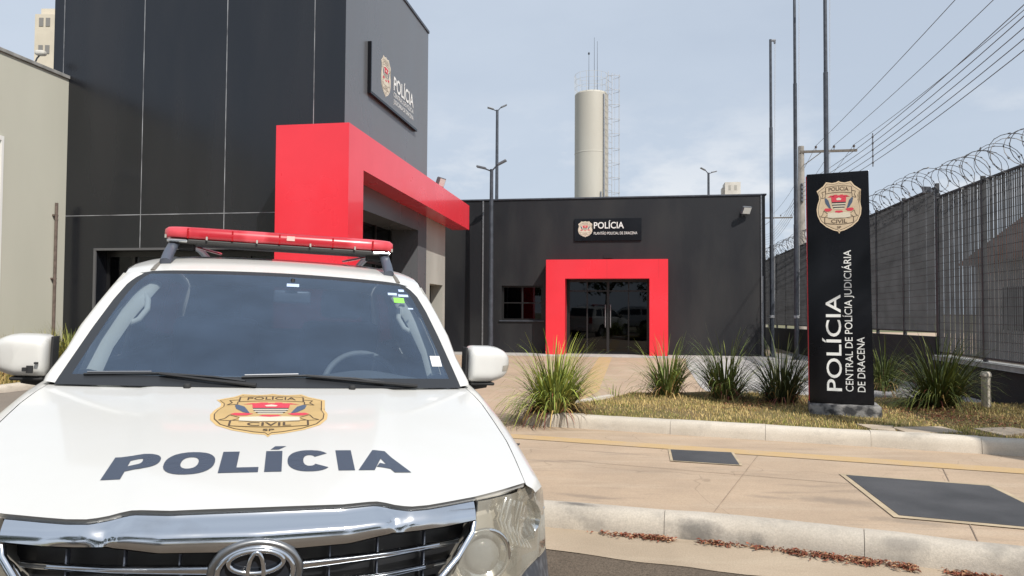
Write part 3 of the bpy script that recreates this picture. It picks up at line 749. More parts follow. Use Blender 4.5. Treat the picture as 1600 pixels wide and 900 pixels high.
# interior room, glazed doors
mb = MB()
mb.add([(-4.5, .9, -.01), (1.5, .9, -.01), (1.5, 5, -.01), (-4.5, 5, -.01)], [(0, 1, 2, 3)])
mb.add([(-4.5, 5, 0), (1.5, 5, 0), (1.5, 5, 3), (-4.5, 5, 3)], [(0, 1, 2, 3)])
mb.box(-1.6, .4, 3.6, 4.2, 0, 1.05)
mb.build('interior', M['interior'], far)
mb = MB()
for (a, b, c, d) in ((-2.25, .27, 2.28, 2.34), (-2.25, -2.19, 0, 2.28), (.21, .27, 0, 2.28), (-1.03, -.95, 0, 2.28), (-2.19, .21, 0, .06), (-.37, -.33, .06, 2.28), (-1.66, -1.62, .06, 2.28), (-2.19, -1.03, 1.98, 2.02), (-.95, .21, 1.98, 2.02)):
    mb.box(a, b, .16, .21, c, d)
dr = mb.build('door', M['dark_door'], far)
mb = MB(); mb.add([(-2.2, .19, .05), (.22, .19, .05), (.22, .19, 2.3), (-2.2, .19, 2.3)], [(0, 1, 2, 3)]); mb.build('door_glass', M['pane_dark'], dr)
mb = MB()
for x in (-1.07, -.91): mb.tube([(x, .16, .85), (x, .11, .88), (x, .11, 1.55), (x, .16, 1.58)], .014, 8)
mb.build('handle', M['steel'], dr)
mb = MB()
for (a, b, c, d) in ((-4.36, -3.05, 1.06, 1.11), (-4.36, -3.05, 2.11, 2.16), (-4.36, -4.31, 1.11, 2.11), (-3.10, -3.05, 1.11, 2.11), (-3.73, -3.68, 1.11, 2.11), (-4.31, -3.10, 1.60, 1.63)):
    mb.box(a, b, .13, .18, c, d)
wf = mb.build('window', M['dark_door'], far)
mb = MB(); mb.add([(-4.35, .16, 1.07), (-3.06, .16, 1.07), (-3.06, .16, 2.15), (-4.35, .16, 2.15)], [(0, 1, 2, 3)]); mb.build('pane', M['pane_dark'], wf)
mb = MB(); mb.box(-4.43, -2.98, -.05, .12, 1.02, 1.057, bev=.004); mb.build('sill', M['post'], wf)
mb = MB(); mb.box(-.98 - .14, -.98 + .14, -.02, .0, 3.02, 3.12)
mb.build('vent', M['dark_door'], far)
mb = MB(); mb.box(-4.995, -4.955, -.035, -.002, .05, FH - .01); mb.build('corner_trim', M['steel'], far)
mb = MB(); mb.box(3.60, 3.635, -.030, -.002, 2.45, FH - .01); mb.box(3.60, 3.66, -.045, -.002, .02, 2.45, 0); mb.build('corner_trim', M['steel'], far)
mb = MB(); mb.box(-11, 3.9, -1.1, -.002, -.1, .03, bev=.01)
mb.build('entrance_apron', M['plaza_pale'], far)

# signs: black plaque, shield, words
def plaque(loc, rz, w_, h, label, lines, shield_r, shield_c, cat='sign'):
    t = thing('wall_sign', label, cat, loc, rz)
    mb = MB(); mb.box(-w_ / 2, w_ / 2, -.05, -.004, -h / 2, h / 2, bev=.004); mb.build('panel', M['sign'], t)
    mb = MB(); sx, sz = shield_c
    shield(mb, lambda a, b, ly: (sx + a * shield_r, -.053 - .0012 * ly, sz + b * shield_r), 9, 1); mb.build('badge', PALE, t)
    for (body, x, z, hh, wd, bo) in lines:
        mb = MB(); put_text(mb, body, x, z, hh, wd, lambda a, b: (a, -.055, b), 0, bo); mb.build('lettering', M['white_letter'], t)
    return t
fc = P0 + bd * (-.995) + bu * 0
plaque((fc.x, fc.y, 3.915), TH, 2.08, .70, 'black wall sign with pale shield above the red framed entrance', [('POLÍCIA', -.43, .035, .20, .93, .012), ('PLANTÃO POLICIAL DE DRACENA', -.43, -.155, .082, 1.34, .0)], .215, (-.70, .02))

def floodlight(loc, rz, label, tilt=35, sc=1.0, arm=.22, stalk=0):
    t = thing('floodlight', label, 'floodlight', loc, rz, 'wall floodlights')
    mb = MB(); mb.box(-.03 * sc, .03 * sc, -arm, 0, -.02, .02)
    if stalk: mb.box(-.016, .016, -arm, -arm + .03, -stalk, -.021)
    mb.tube([(-.09 * sc, -arm, .03), (-.09 * sc, -arm, -.03), (.09 * sc, -arm, -.03), (.09 * sc, -arm, .03)], .012, 6); mb.build('bracket', M['lampgrey'], t)
    T = Matrix.Translation((0, -arm, .03)) @ Matrix.Rotation(R(tilt), 4, 'X')
    mb = MB(); mb.box(-.15 * sc, .15 * sc, -.05 * sc, .03 * sc, -.12 * sc, .12 * sc, T=T, bev=.01)
    for i in range(6): mb.box(-.12 * sc + i * .045 * sc, -.11 * sc + i * .045 * sc, .03 * sc, .06 * sc, -.1 * sc, .1 * sc, T=T)
    mb.build('housing', M['lampgrey'], t)
    mb = MB(); mb.box(-.125 * sc, .125 * sc, -.056 * sc, -.0505 * sc, -.095 * sc, .095 * sc, T=T); mb.build('lens', M['diffuser'], t)
    return t
fc = P0 + bd * 3.03
floodlight((fc.x, fc.y, 4.40), TH + R(28), 'floodlight on the far black facade near its right roof corner', 30, 1.0, .24)

# rooftop box, water tank tower, lamps behind
q0, q1 = at(1133, 303, 45), at(1157, 284, 45)
bx = thing('rooftop_tower', 'small white rooftop box peeping over the black roof at right', 'building', ((q0.x + q1.x) / 2, 45, 0), TH)
mb = MB(); mb.box(-.47, .47, 0, 1.2, 0, 9.5); mb.box(-.62, -.47, .2, .9, 0, 9.2); mb.build('wall', M['house'], bx)
for xa, xb in ((-.25, -.12), (.1, .25)):
    mb = MB(); mb.box(xa, xb, -.01, 0, 9.0, 9.3); mb.build('window', M['cream'], bx)
wt = thing('water_tower', 'tall cream cylindrical water tank with caged ladder behind the black roof', 'water tower', (3.93, 36, 0), TH)
TR = .83
prof = [(TR, -.2), (TR, 3.2), (TR + .008, 3.21), (TR + .008, 3.25), (TR, 3.26), (TR, 6.2), (TR + .008, 6.21), (TR + .008, 6.25), (TR, 6.26), (TR, 9.2), (TR + .008, 9.21), (TR + .008, 9.25), (TR, 9.26), (TR, 12.18), (TR - .05, 12.26), (.3, 12.36), (.001, 12.38)]
mb = MB(); mb.lathe(prof, 40); mb.build('tank_shell', M['tank'], wt, smooth=25)
mb = MB()
for i in range(14):
    a = 2 * PI * i / 14; mb.cyl((.82 * math.cos(a), .82 * math.sin(a), 12.2), (.84 * math.cos(a), .84 * math.sin(a), 13.2), .007, seg=5)
for z in (12.55, 12.9, 13.2): mb.tube([(.83 * math.cos(2 * PI * i / 24), .83 * math.sin(2 * PI * i / 24), z) for i in range(24)], .006, 5, closed=True)
mb.build('railing', M['house'], wt)
mb = MB()
ang = R(-25)
lx, ly = math.cos(ang), math.sin(ang)
for s in (-.2, .2): mb.cyl((lx * 1.05 - ly * s, ly * 1.05 + lx * s, 3), (lx * 1.05 - ly * s, ly * 1.05 + lx * s, 13.2), .018, seg=6)
for i in range(34): mb.cyl((lx * 1.05 + ly * .2, ly * 1.05 - lx * .2, 3.1 + .3 * i), (lx * 1.05 - ly * .2, ly * 1.05 + lx * .2, 3.1 + .3 * i), .01, seg=5)
for i in range(12):
    z = 5.0 + .72 * i
    mb.tube([(lx * (1.05 + .32 * math.sin(k * PI / 8) * 1.6) - ly * .30 * math.cos(k * PI / 8), ly * (1.05 + .32 * math.sin(k * PI / 8) * 1.6) + lx * .30 * math.cos(k * PI / 8), z) for k in range(9)], .012, 5)
for k in (2, 4, 6):
    mb.cyl((lx * (1.05 + .51 * math.sin(k * PI / 8)) - ly * .30 * math.cos(k * PI / 8), ly * (1.05 + .51 * math.sin(k * PI / 8)) + lx * .30 * math.cos(k * PI / 8), 5), (lx * (1.05 + .51 * math.sin(k * PI / 8)) - ly * .30 * math.cos(k * PI / 8), ly * (1.05 + .51 * math.sin(k * PI / 8)) + lx * .30 * math.cos(k * PI / 8), 13), .010, seg=5)
mb.build('caged_ladder', mat('pale_ladder_steel', (.50, .51, .53), .5, .3), wt)
mb = MB()
mb.tube([(.66, -.58, 0), (.66, -.58, 12.05), (.55, -.45, 12.15), (.3, -.3, 12.2)], .045, 8); mb.tube([(.52, -.70, 0), (.52, -.70, 7.2), (.50, -.62, 7.25)], .04, 8)
mb.build('pipe', M['steel'], wt)
mb = MB()
for (x, h) in ((.15, 15.1), (.30, 14.9), (-.12, 14.3)): mb.cyl((x, -.1, 12.3), (x, -.1, h), .016, .008, 6)
mb.sphere((-.12, -.1, 14.3), (.05, .05, .07)); mb.build('antenna', M['post'], wt)

def street_lamp(loc, rz, h, label, group='double headed street lamps', r=.06, inarm=.20):
    t = thing('street_lamp', label, 'street lamp', loc, rz, group)
    mb = MB(); mb.tube([(0, 0, 0), (0, 0, h * .5), (0, 0, h)], [r * 1.15, r, r * .75], 10)
    mb.tube([(0, 0, 0), (0, 0, .04)], r * 2, 12); mb.build('pole', M['post'], t, smooth=40)
    for s, rise in ((-1, .02), (1, .16)):
        mb = MB(); mb.tube([(0, 0, h - .06), (s * inarm * .5, 0, h - .03 + rise * .5), (s * inarm, 0, h + rise)], .024, 6); a = mb.build('arm', M['post'], t)
        T = Matrix.Translation((s * (inarm + .12), 0, h + rise + .045)) @ Matrix.Rotation(-s * R(12 + 90 * rise), 4, 'Y')
        mb = MB(); mb.box(-.15, .15, -.08, .08, -.03, .03, T=T, bev=.012); mb.build('lamp_head', M['lampgrey'], a)
    return t
q = at(777, 167, 34)
street_lamp((q.x, 34, 0), R(10), q.z - .15, 'tallest street lamp rising behind the black roof left of the water tank', r=.085)
q = at(768, 262, 22.05)
street_lamp((at(767, 450, 22.05).x, 22.05, 0), R(-8), q.z - .05, 'dark street lamp standing in front of the black facade by the red beam', r=.07)
q = at(1107, 270, 40)
street_lamp((q.x, 40, 0), R(185), q.z, 'short street lamp behind the roof left of the small white rooftop box', r=.08)

# ------------------------------------------------------------------ tall black tower with the big red portal
tw = thing('police_tower', 'tall black panelled entrance tower with large red portal frame', 'building', A, TH)
TH_Z = 8.42; WL = -6.02; DP = 5.32
mb = MB()
recess = (-4.97, -1.2, 0, 2.46)
wall_holes(mb, WL, 0, -.2, TH_Z, [recess], 0, .32, 0)
mb.add([(WL, 0, -.2), (WL, 0, TH_Z), (WL, DP, TH_Z), (WL, DP, -.2)], [(0, 1, 2, 3)])
mb.add([(WL, DP, -.2), (WL, DP, TH_Z), (0, DP, TH_Z), (0, DP, -.2)], [(0, 1, 2, 3)])
mb.build('wall', M['black_panel'], tw)
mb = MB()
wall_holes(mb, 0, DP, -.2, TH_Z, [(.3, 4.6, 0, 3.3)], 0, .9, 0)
o = mb.build('side_wall', M['side_panel_sheen'], tw, xf=lambda p: (-p[1], p[0], p[2]))
# entrance behind the portal: glazed recess
mb = MB(); mb.add([(-.7, .3, 0), (-.7, 4.6, 0), (-.7, 4.6, 3.3), (-.7, .3, 3.3)], [(0, 1, 2, 3)]); ent = mb.build('entrance_glazing', M['pane_dark'], tw)
mb = MB()
for y in (.3, 1.35, 2.4, 3.45, 4.53): mb.box(-.72, -.66, y, y + .06, 0, 3.3)
mb.box(-.72, -.66, .3, 4.6, 2.4, 2.46); mb.build('mullion', M['dark_door'], ent)
mb = MB(); mb.add([(-5.5, .5, .01), (-.8, .5, .01), (-.8, 5, .01), (-5.5, 5, .01)], [(0, 1, 2, 3)]); mb.add([(-5.5, 5, 0), (-.8, 5, 0), (-.8, 5, 3.4), (-5.5, 5, 3.4)], [(0, 1, 2, 3)])
mb.add([(-5.5, .5, 3.3), (-.8, .5, 3.3), (-.8, 5, 3.3), (-5.5, 5, 3.3)], [(0, 1, 2, 3)]); mb.build('interior', M['interior'], tw)
mb = MB(); mb.box(WL, .0, .0, .12, TH_Z, TH_Z + .06); mb.box(-.10, .025, -.02, DP + .02, TH_Z + .001, TH_Z + .065); mb.box(WL - .02, WL + .1, 0, DP, TH_Z + .001, TH_Z + .065); mb.build('coping', M['post'], tw)
mb = MB(); mb.add([(WL, .1, TH_Z - .2), (-.05, .1, TH_Z - .2), (-.05, DP - .02, TH_Z - .2), (WL, DP - .02, TH_Z - .2)], [(0, 1, 2, 3)]); mb.build('roof', M['ledge'], tw)
mb = MB()
for x in (-5.80, -4.06, -2.34, -.60): mb.box(x - .007, x + .007, -.003, 0, 2.46 if -4.97 < x < -1.2 else 0, TH_Z)
mb.box(WL, 0, -.004, -.001, 3.13, 3.144); mb.build('panel_joint', M['joint'], tw)
# recessed window with trim
mb = MB(); mb.box(-5.02, -4.972, -.03, .0, 0, 2.46); mb.box(-5.02, -1.15, -.03, .0, 2.462, 2.505); mb.build('window_trim', mat('trim_grey', (.10, .10, .105), .5), tw)
mb = MB()
for x in (-4.97, -4.42, -3.2, -2.0, -1.26): mb.box(x, x + .06, .27, .32, 0, 2.36)
mb.box(-4.97, -1.2, .27, .32, 2.36, 2.46); mb.box(-4.97, -1.2, .27, .32, 1.55, 1.60); wfr = mb.build('window', M['dark_door'], tw)
mb = MB(); mb.add([(-4.95, .30, 0), (-1.22, .30, 0), (-1.22, .30, 2.4), (-4.95, .30, 2.4)], [(0, 1, 2, 3)]); mb.build('pane', glass_mat('recess_glass', (.6, .6, .6), .6, .8), wfr)
mb = MB(); mb.box(-4.30, -3.85, .62, .66, 0, 2.3); mb.box(-3.55, -3.3, .62, .66, 0, 2.3); mb.build('blind', mat('grey_vertical_blind', (.55, .50, .46), .8, var=.5, scale=30, stretch=(1, .1, .1)), tw)
# portal: near leg (deep block round the corner), beam, soffit
mb = MB()
X0, X1, Y0, Y1, ZT, ZB = -.80, .50, -1.0, 7.95, 4.47, 3.80
def ZTy(y): return ZT - (y - Y0) * .010
mb.add([(X0, Y0, 0), (X1, Y0, 0), (X1, Y0, ZTy(Y0)), (X0, Y0, ZTy(Y0)),            # front
        (X1, -.33, 0), (X1, -.33, ZB), (X1, Y1, ZB - .12), (X1, Y1, ZTy(Y1)),
        (X0, 0, 0), (X0, 0, ZTy(0)), (X0, -.33, 0), (X0, -.33, ZB), (.003, Y1, ZB - .12), (.003, Y1, ZTy(Y1)), (.003, 0, ZTy(0)), (.003, -.33, ZB)],
       [(0, 1, 2, 3), (1, 4, 5, 2), (2, 5, 6, 7), (0, 3, 9, 8), (4, 10, 11, 5), (7, 6, 12, 13), (5, 15, 12, 6), (3, 2, 14, 9), (2, 7, 13, 14), (11, 15, 5)])
mb.build('portal_frame', M['red'], tw)
# beige wing behind the tower with window recess and flat roof
mb = MB()
wall_holes(mb, DP, 7.25, -.2, 4.40, [(5.72, 7.02, .45, 2.05)], 0, .35, 0)
mb.build('wing_wall', M['cream'], tw, xf=lambda p: (-p[1] - .02, p[0], p[2]))
mb = MB(); mb.add([(-.02, 7.25, -.2), (-5, 7.25, -.2), (-5, 7.25, 4.4), (-.02, 7.25, 4.4)], [(0, 1, 2, 3)]); mb.build('wing_end_wall', M['cream'], tw)
mb = MB(); mb.box(-5, .0, DP + .003, 8.65, 4.40, 4.66, bev=.01); mb.build('wing_roof', M['ledge'], tw)
mb = MB(); mb.box(-.40, -.36, 5.72, 7.02, .45, 2.05); mb.build('wing_window', M['pane_dark'], tw)
# tower sign, set into the side face
st = bl(0, 2.66, 6.15)
t = thing('wall_sign', 'grey tower wall sign with shield on the side face above the red beam', 'sign', st, TH + R(90))
mb = MB(); mb.box(-1.52, 1.55, -.06, -.004, -.48, .50, bev=.003); mb.build('panel', M['side_panel_sheen'], t)
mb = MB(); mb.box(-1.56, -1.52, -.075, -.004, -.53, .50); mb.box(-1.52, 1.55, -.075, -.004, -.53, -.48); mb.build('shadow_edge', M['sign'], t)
mb = MB(); shield(mb, lambda a, b, ly: (-.66 + a * .29, -.063 - .0012 * ly, .07 + b * .36), 9, 1); mb.build('badge', PALE, t)
for body, z, hh, bo in (('POLÍCIA', -.05, .30, .02), ('CENTRAL DE POLÍCIA', -.19, .10, .006), ('JUDICIÁRIA DE DRACENA', -.34, .10, .006)):
    mb = MB(); put_text(mb, body, -.17, z, hh, 1.42, lambda a, b: (a, -.066, b), 0, bo); mb.build('lettering', M['white_letter'], t)
q = bl(.25, 5.6, 4.43)
floodlight((q.x, q.y, 4.62), TH + R(75), 'floodlight standing on the big red beam of the tower', 20, 1.0, .03, .215)

# grey wing at the left edge
gw = thing('grey_building', 'pale grey rendered building at the left edge with drain pipe', 'building', bl(-5.67, 0), TH)
mb = MB(); mb.box(-9, 0, -8, -.002, -.2, 5.80); mb.build('wall', M['greywall'], gw)
mb = MB(); mb.box(-9.05, .035, -8.05, -.003, 5.803, 5.87, bev=.008); mb.build('coping', M['ledge'], gw)
mb = MB(); mb.tube([(.05, -.28, .08), (.05, -.28, 3.35)], .028, 8)
for z in (.6, 1.9, 3.1): mb.box(0, .05, -.33, -.23, z, z + .03)
mb.build('drain_pipe', mat('rusty_pipe', (.16, .12, .10), .7, var=.4, scale=15), gw)
mb = MB(); mb.box(.0, .03, -2.6, -1.45, 4.26, 4.34); mb.box(.0, .03, -1.50, -1.45, .6, 4.26); mb.build('window_frame', M['white_letter'], gw)
q = at(60, 98, 13.6)
t = thing('roof_lamp', 'small lamp on a curved post on the grey roof at left', 'lamp', (q.x - .1, q.y, 5.86), 0)
mb = MB(); mb.tube([(0, 0, 0), (.02, 0, .12), (.07, 0, .24), (.12, 0, .30)], .014, 6); mb.build('post', M['post'], t)
mb = MB(); mb.sphere((.14, 0, .34), (.10, .07, .05), e=3); mb.build('lamp_shade', M['house'], t)
q = at(55, 22, 75)
ap = thing('apartment_tower', 'distant beige high rise beyond the grey roof at upper left', 'building', (q.x + 3.2, 75, 0), 0)
AH = q.z
mb = MB(); mb.box(-3.2, 3.2, 0, 8, 0, AH); mb.box(-2.9, 3.2, .5, 7, AH, AH + .8); mb.build('wall', mat('beige_highrise', (.62, .56, .46), .8, var=.15, scale=.5), ap)
for k in range(8):
    for x in (-2.75, -2.05):
        mb = MB(); mb.box(x, x + .45, -.05, 0, AH - 1.3 - 2.9 * k, AH - .4 - 2.9 * k); mb.build('window', mat('shaded_window', (.22, .21, .20), .3) if k == 0 and x < -2.5 else bpy.data.materials['shaded_window'], ap)

# ------------------------------------------------------------------ flagpoles, totem sign, bollard
def flagpole(x, Y, h, r, label, rope=True):
    t = thing('flagpole', label, 'flagpole', (x, Y, 0), 0, 'tall dark flagpoles')
    mb = MB(); mb.tube([(0, 0, 0), (0, 0, h * .35), (0, 0, h * .351), (0, 0, h * .72), (0, 0, h * .721), (0, 0, h)], [r, r, r * .85, r * .82, r * .66, r * .6], 12)
    mb.lathe([(r * 2.2, 0), (r * 2.2, .02), (r * 1.2, .03), (r, .10)], 14); mb.build('pole', M['post'], t, smooth=30)
    mb = MB(); mb.box(0, .16, -.03, .03, h - .06, h, bev=.01); mb.sphere((.13, 0, h - .09), (.035, .02, .05)); mb.build('pulley', M['lampgrey'], t)
    mb = MB(); mb.tube([(.13, 0, h - .1), (.09, -.03, h * .5), (r + .01, -.02, 1.25)], .004, 4); mb.tube([(.15, 0, h - .1), (.10, .01, h * .5), (r + .012, 0, 1.25)], .004, 4)
    for i in range(4): mb.tube([(r * 1.15 * math.cos(a_ * PI / 4), r * 1.15 * math.sin(a_ * PI / 4), 1.2 + .02 * i) for a_ in range(8)], .008, 4, closed=True)
    mb.build('halyard', mat('pale_rope', (.55, .56, .58), .8) if 'pale_rope' not in bpy.data.materials else bpy.data.materials['pale_rope'], t)
    return t
flagpole(at(1206, 450, 22).x, 22, 9.75, .065, 'leftmost and shortest of the three dark flagpoles beside the facade')
flagpole(at(1244.5, 480, 21).x, 21, 11.2, .065, 'middle dark flagpole rising left of the black sign')
flagpole(at(1291.5, 300, 20).x, 20, 11.2, .078, 'flagpole rising from behind the tall black sign')

T0 = Vector((3.68, 8.96, .245))
tot = thing('totem_sign', 'tall black police totem sign with gold shield on a concrete plinth', 'sign', T0, SK); tot.scale = (.905, .905, .905)
lean = .006
def tl(p): return (p[0] - lean * p[2] * 1.0 - .010 * p[2] * (1 if p[0] > .4 else 0) * 0, p[1], p[2])
TWd, THt = .795, 3.125
mb = MB(); mb.box(0, TWd, 0, .16, 0, THt, bev=.006); mb.build('panel', M['sign'], tot, xf=lambda p: (p[0] - .006 * p[2] - (.008 * p[2] if p[0] > .4 else 0), p[1], p[2] + (.012 * (p[0] / TWd) if p[2] > 1 else 0)))
mb = MB(); mb.box(-.009, -.0005, .03, .13, .02, THt - .02); mb.build('side_strip', M['red'], tot, xf=lambda p: (p[0] - .006 * p[2], p[1], p[2]))
XT = lambda a, b: (a - .006 * b - .004 * b * (a / .8), b)
def tf(a, b, d=.003): 
    x, z = XT(a, b); return (x, -d, z)
mb = MB(); shield(mb, lambda a, b, ly: tf(.405 + a * .272, 2.66 + b * .302, .003 + .0012 * ly), 9, 1); mb.build('badge', TAN, tot)
# words read upwards: text axis -> +z, cap direction -> -x
def up(x0, z0): return lambda a, b: tf(x0 - b, z0 + a)
mb = MB(); put_text(mb, 'POLÍCIA', 0, 0, .185, 1.30, up(.405, .17), 0, .006); mb.build('lettering', M['white_letter'], tot)
mb = MB(); put_text(mb, 'CENTRAL DE POLÍCIA JUDICIÁRIA', 0, 0, .092, 1.90, up(.545, .17), 0, .002); mb.build('lettering', M['white_letter'], tot)
mb = MB(); put_text(mb, 'DE DRACENA', 0, 0, .092, .73, up(.690, .17), 0, .002); mb.build('lettering', M['white_letter'], tot)
mb = MB()
mb.box(-.01, .87, -.13, .42, -.24, -.005, bev=.02)
pl_ = mb.build('plinth', M['plinth'], tot, smooth=40)

q = g(1541, 636, .12)
bo = thing('bollard', 'short weathered white concrete post beside the wide grass clump', 'post', (q[0], q[1], .10), .3)
mb = MB(); mb.tube([(0, 0, -.05), (0, 0, .42), (0, 0, .425), (0, 0, .455), (0, 0, .485)], [.056, .055, .066, .066, .05], 14); mb.build('shaft', M['kerb'], bo, smooth=35)

# ------------------------------------------------------------------ right boundary: low wall, grating fence, razor wire
fu = Vector((.164, .986, 0)).normalized(); fn_ = Vector((fu.y, -fu.x, 0))
FA = R(math.degrees(math.atan2(fu.y, fu.x)))
F0 = Vector((7.1, 10.0, 0))
lw = thing('low_wall', 'matt black low masonry wall under the grating fence', 'wall', F0, FA)
mb = MB(); mb.box(-9, 3.10, -.02, -.22, -.2, .52); mb.box(3.10, 30, -.02, -.22, -.2, .93); 
mb.build('masonry', M['blackwall_low'], lw, xf=lambda p: (p[0], p[1], p[2] - max(0, (p[0] - 3.1)) * .011 if p[2] > 0 else p[2]))
mb = MB(); mb.box(-9, 3.05, .03, -.26, .523, .60, bev=.01); mb.build('ledge', M['ledge'], lw)
def fence(label, t0, t1, z0, z1, step, slope, seed):
    t = thing('grating_fence', label, 'fence', F0 + fu * t0, FA, 'grey steel grating fences')
    rnd = random.Random(seed); n_ = max(1, round((t1 - t0) / step)); st = (t1 - t0) / n_
    for i in range(n_ + 1):
        x = i * st; mb = MB(); dz = slope * x
        mb.box(x - .03, x + .03, -.14, -.08, z0 + dz - .25, z1 + dz + .06, bev=.004)
        o = mb.build('post', M['fence'], t)
    for i in range(n_):
        xa, xb = i * st + .035, (i + 1) * st - .035; mb = MB()
        nb = int((xb - xa) / .062); 
        for k in range(nb + 1):
            x = xa + (xb - xa) * k / nb; dz = slope * x
            j = rnd.uniform(-.007, .007); mb.box(x + j - .0017, x + j + .0017, -.1225, -.097 - rnd.random() * .003, z0 + dz, z1 + dz)
        for k in range(int((z1 - z0) / .132) + 1):
            z = z0 + k * .132
            mb.add([(xa, -.094, z + slope * xa), (xb, -.094, z + slope * xb), (xb, -.088, z + slope * xb), (xa, -.088, z + slope * xa),
                    (xa, -.094, z + .006 + slope * xa), (xb, -.094, z + .006 + slope * xb), (xb, -.088, z + .006 + slope * xb), (xa, -.088, z + .006 + slope * xa)],
                   [(0, 1, 2, 3), (4, 7, 6, 5), (0, 4, 5, 1), (3, 2, 6, 7)])
        for z in (z0, z1):
            mb.add([(xa, -.128, z + slope * xa - .02), (xb, -.128, z + slope * xb - .02), (xb, -.092, z + slope * xb - .02), (xa, -.092, z + slope * xa - .02),
                    (xa, -.128, z + slope * xa + .01), (xb, -.128, z + slope * xb + .01), (xb, -.092, z + slope * xb + .01), (xa, -.092, z + slope * xa + .01)],
                   [(0, 3, 2, 1), (4, 5, 6, 7), (0, 1, 5, 4), (2, 3, 7, 6)])
        mb.build('grating_panel', M['fence'], t)
    return t
fence('near lower section of the grey grating fence at the right edge', -5.4, 3.12, .66, 3.47, 1.68, 0.0, 1)
fence('far higher section of the grey grating fence behind the black sign', 3.16, 26.2, 1.02, 3.66, 1.65, -.0085, 2)
def razor(label, t0, t1, z, slope, seed, dia=.55, pitch=.21):
    rnd = random.Random(seed); t = thing('razor_wire', label, 'razor wire', F0 + fu * t0, FA, 'razor wire coils on the fence'); mb = MB(); br = MB()
    L_ = t1 - t0; nl = int(L_ / pitch); pts = []
    for i in range(nl * 18 + 1):
        a = 2 * PI * i / 18; k = i / 18
        rr = dia / 2 * (1 + .26 * noise.noise((k * .9, seed, 0))); sway = .09 * noise.noise((k * .7, 5, seed))
        x = k * pitch + .16 * math.sin(a * .5 + seed) + .16 * noise.noise((k * 1.3, 9, seed)) + .10 * math.sin(a + 1.3)
        pts.append(Vector((x, -.11 + sway + rr * math.sin(a), z + slope * x + rr * .86 + rr * math.cos(a))))
    mb.tube(pts, .0055, 4)
    for i in range(0, len(pts) - 1, 2):
        p = pts[i]; d = (pts[i + 1] - p).normalized(); q_ = d.orthogonal().normalized(); q_ = Matrix.Rotation(rnd.uniform(0, 6), 3, d) @ q_
        for s in (-1, 1):
            br.add([p - d * .010, p + d * .010, p + d * .022 + q_ * .014 * s, p - d * .022 + q_ * .014 * s], [(0, 1, 2, 3)])
    mb.build('coil', M['razor'], t); tag(br.build('barbs', M['razor'], t), kind='stuff')
    return t
razor('razor wire coil on the near lower fence section', -3.0, 3.1, 3.44, 0, 1, .56, .24)
razor('razor wire coil on the far higher fence section', 3.3, 26.0, 3.60, -.0085, 2, .52, .30)
q = F0 + fu * 2.98
floodlight((q.x - .05, q.y, 3.56), FA + R(-90 + 200), 'small floodlight on the fence post where the fence steps down', 10, .55, .12)

# ------------------------------------------------------------------ beyond the fence: house, power lines
hs = thing('house', 'white house with terracotta roof seen through the grating at far right', 'house', (17.5, 17.5, 0), R(-10))
mb = MB(); mb.box(-4, 4, -4, 4, -.2, 2.9); mb.build('wall', M['house'], hs)
mb = MB(); mb.add([(-4.4, -4.5, 2.85), (4.4, -4.5, 2.85), (4.4, 4.5, 2.85), (-4.4, 4.5, 2.85), (-4.4, 0, 4.0), (4.4, 0, 4.0)], [(0, 1, 5, 4), (2, 3, 4, 5), (0, 4, 3), (1, 2, 5), (0, 3, 2, 1)]); mb.build('roof', M['terracotta'], hs)
for ya, yb_ in ((-2.6, -1.2), (1.0, 2.4)):
    mb = MB(); mb.box(-4.03, -4.0, ya, yb_, .9, 2.1); mb.build('window', M['pane_dark'], hs)
mb = MB(); mb.box(-4.04, -4.0, -.4, .5, 0, 2.1); mb.build('door', M['terracotta'], hs)

def utility_pole(x, Y, h, label, arm_l=2.75):
    t = thing('utility_pole', label, 'utility pole', (x, Y, 0), TH, 'concrete utility poles')
    mb = MB(); mb.tube([(0, 0, -.2), (0, 0, h)], [.26, .15], 10); mb.build('pole', M['concrete_post'], t, smooth=40)
    mb = MB(); mb.box(-.14, arm_l, -.17, -.06, h - .38, h - .26); mb.tube([(.15, -.12, h - 1.0), (.95, -.12, h - .40)], .025, 6); a = mb.build('crossarm', M['timber'], t)
    for xx in (.72, 1.62, 2.6):
        mb = MB(); mb.tube([(xx, -.115, h - .26), (xx, -.115, h - .16), (xx, -.115, h - .14), (xx, -.115, h - .06), (xx, -.115, h - .02)], [.018, .018, .055, .065, .03], 8); mb.build('insulator', M['ceramic'], a)
    mb = MB(); mb.box(-.05, .05, -.26, -.14, h - 3.0, h - 2.0)
    for k in range(5): mb.sphere((0, -.28, h - 2.95 + .22 * k), (.05, .05, .06))
    mb.build('rack', M['lampgrey'], t)
    return t
UP = [(at(1252, 300, 38).x, 38, 10.15), (7.5, 2.7, 10.0), (at(1193, 336, 72).x, 72, 11.1)]
utility_pole(*UP[0], 'concrete utility pole with crossarm behind the middle flagpole')
utility_pole(*UP[1], 'nearest concrete utility pole beside the fence past the right edge')
utility_pole(*UP[2], 'farthest utility pole whose crossarm shows at the corner of the black facade')
def arm_pt(i, xx, dz=-.02):
    x, Y, h = UP[i]; return Vector((x, Y, h)) + Matrix.Rotation(TH, 3, 'Z') @ Vector((xx, -.115, dz))
def cable(a, b, sag, label, r=.011):
    pts = [a.lerp(b, i / 24) - Vector((0, 0, sag * 4 * (i / 24) * (1 - i / 24))) for i in range(25)]
    mb = MB(); mb.tube(pts, r, 5)
    tag(mb.build('power_line', M['wire']), label, 'cable', 'overhead power lines')
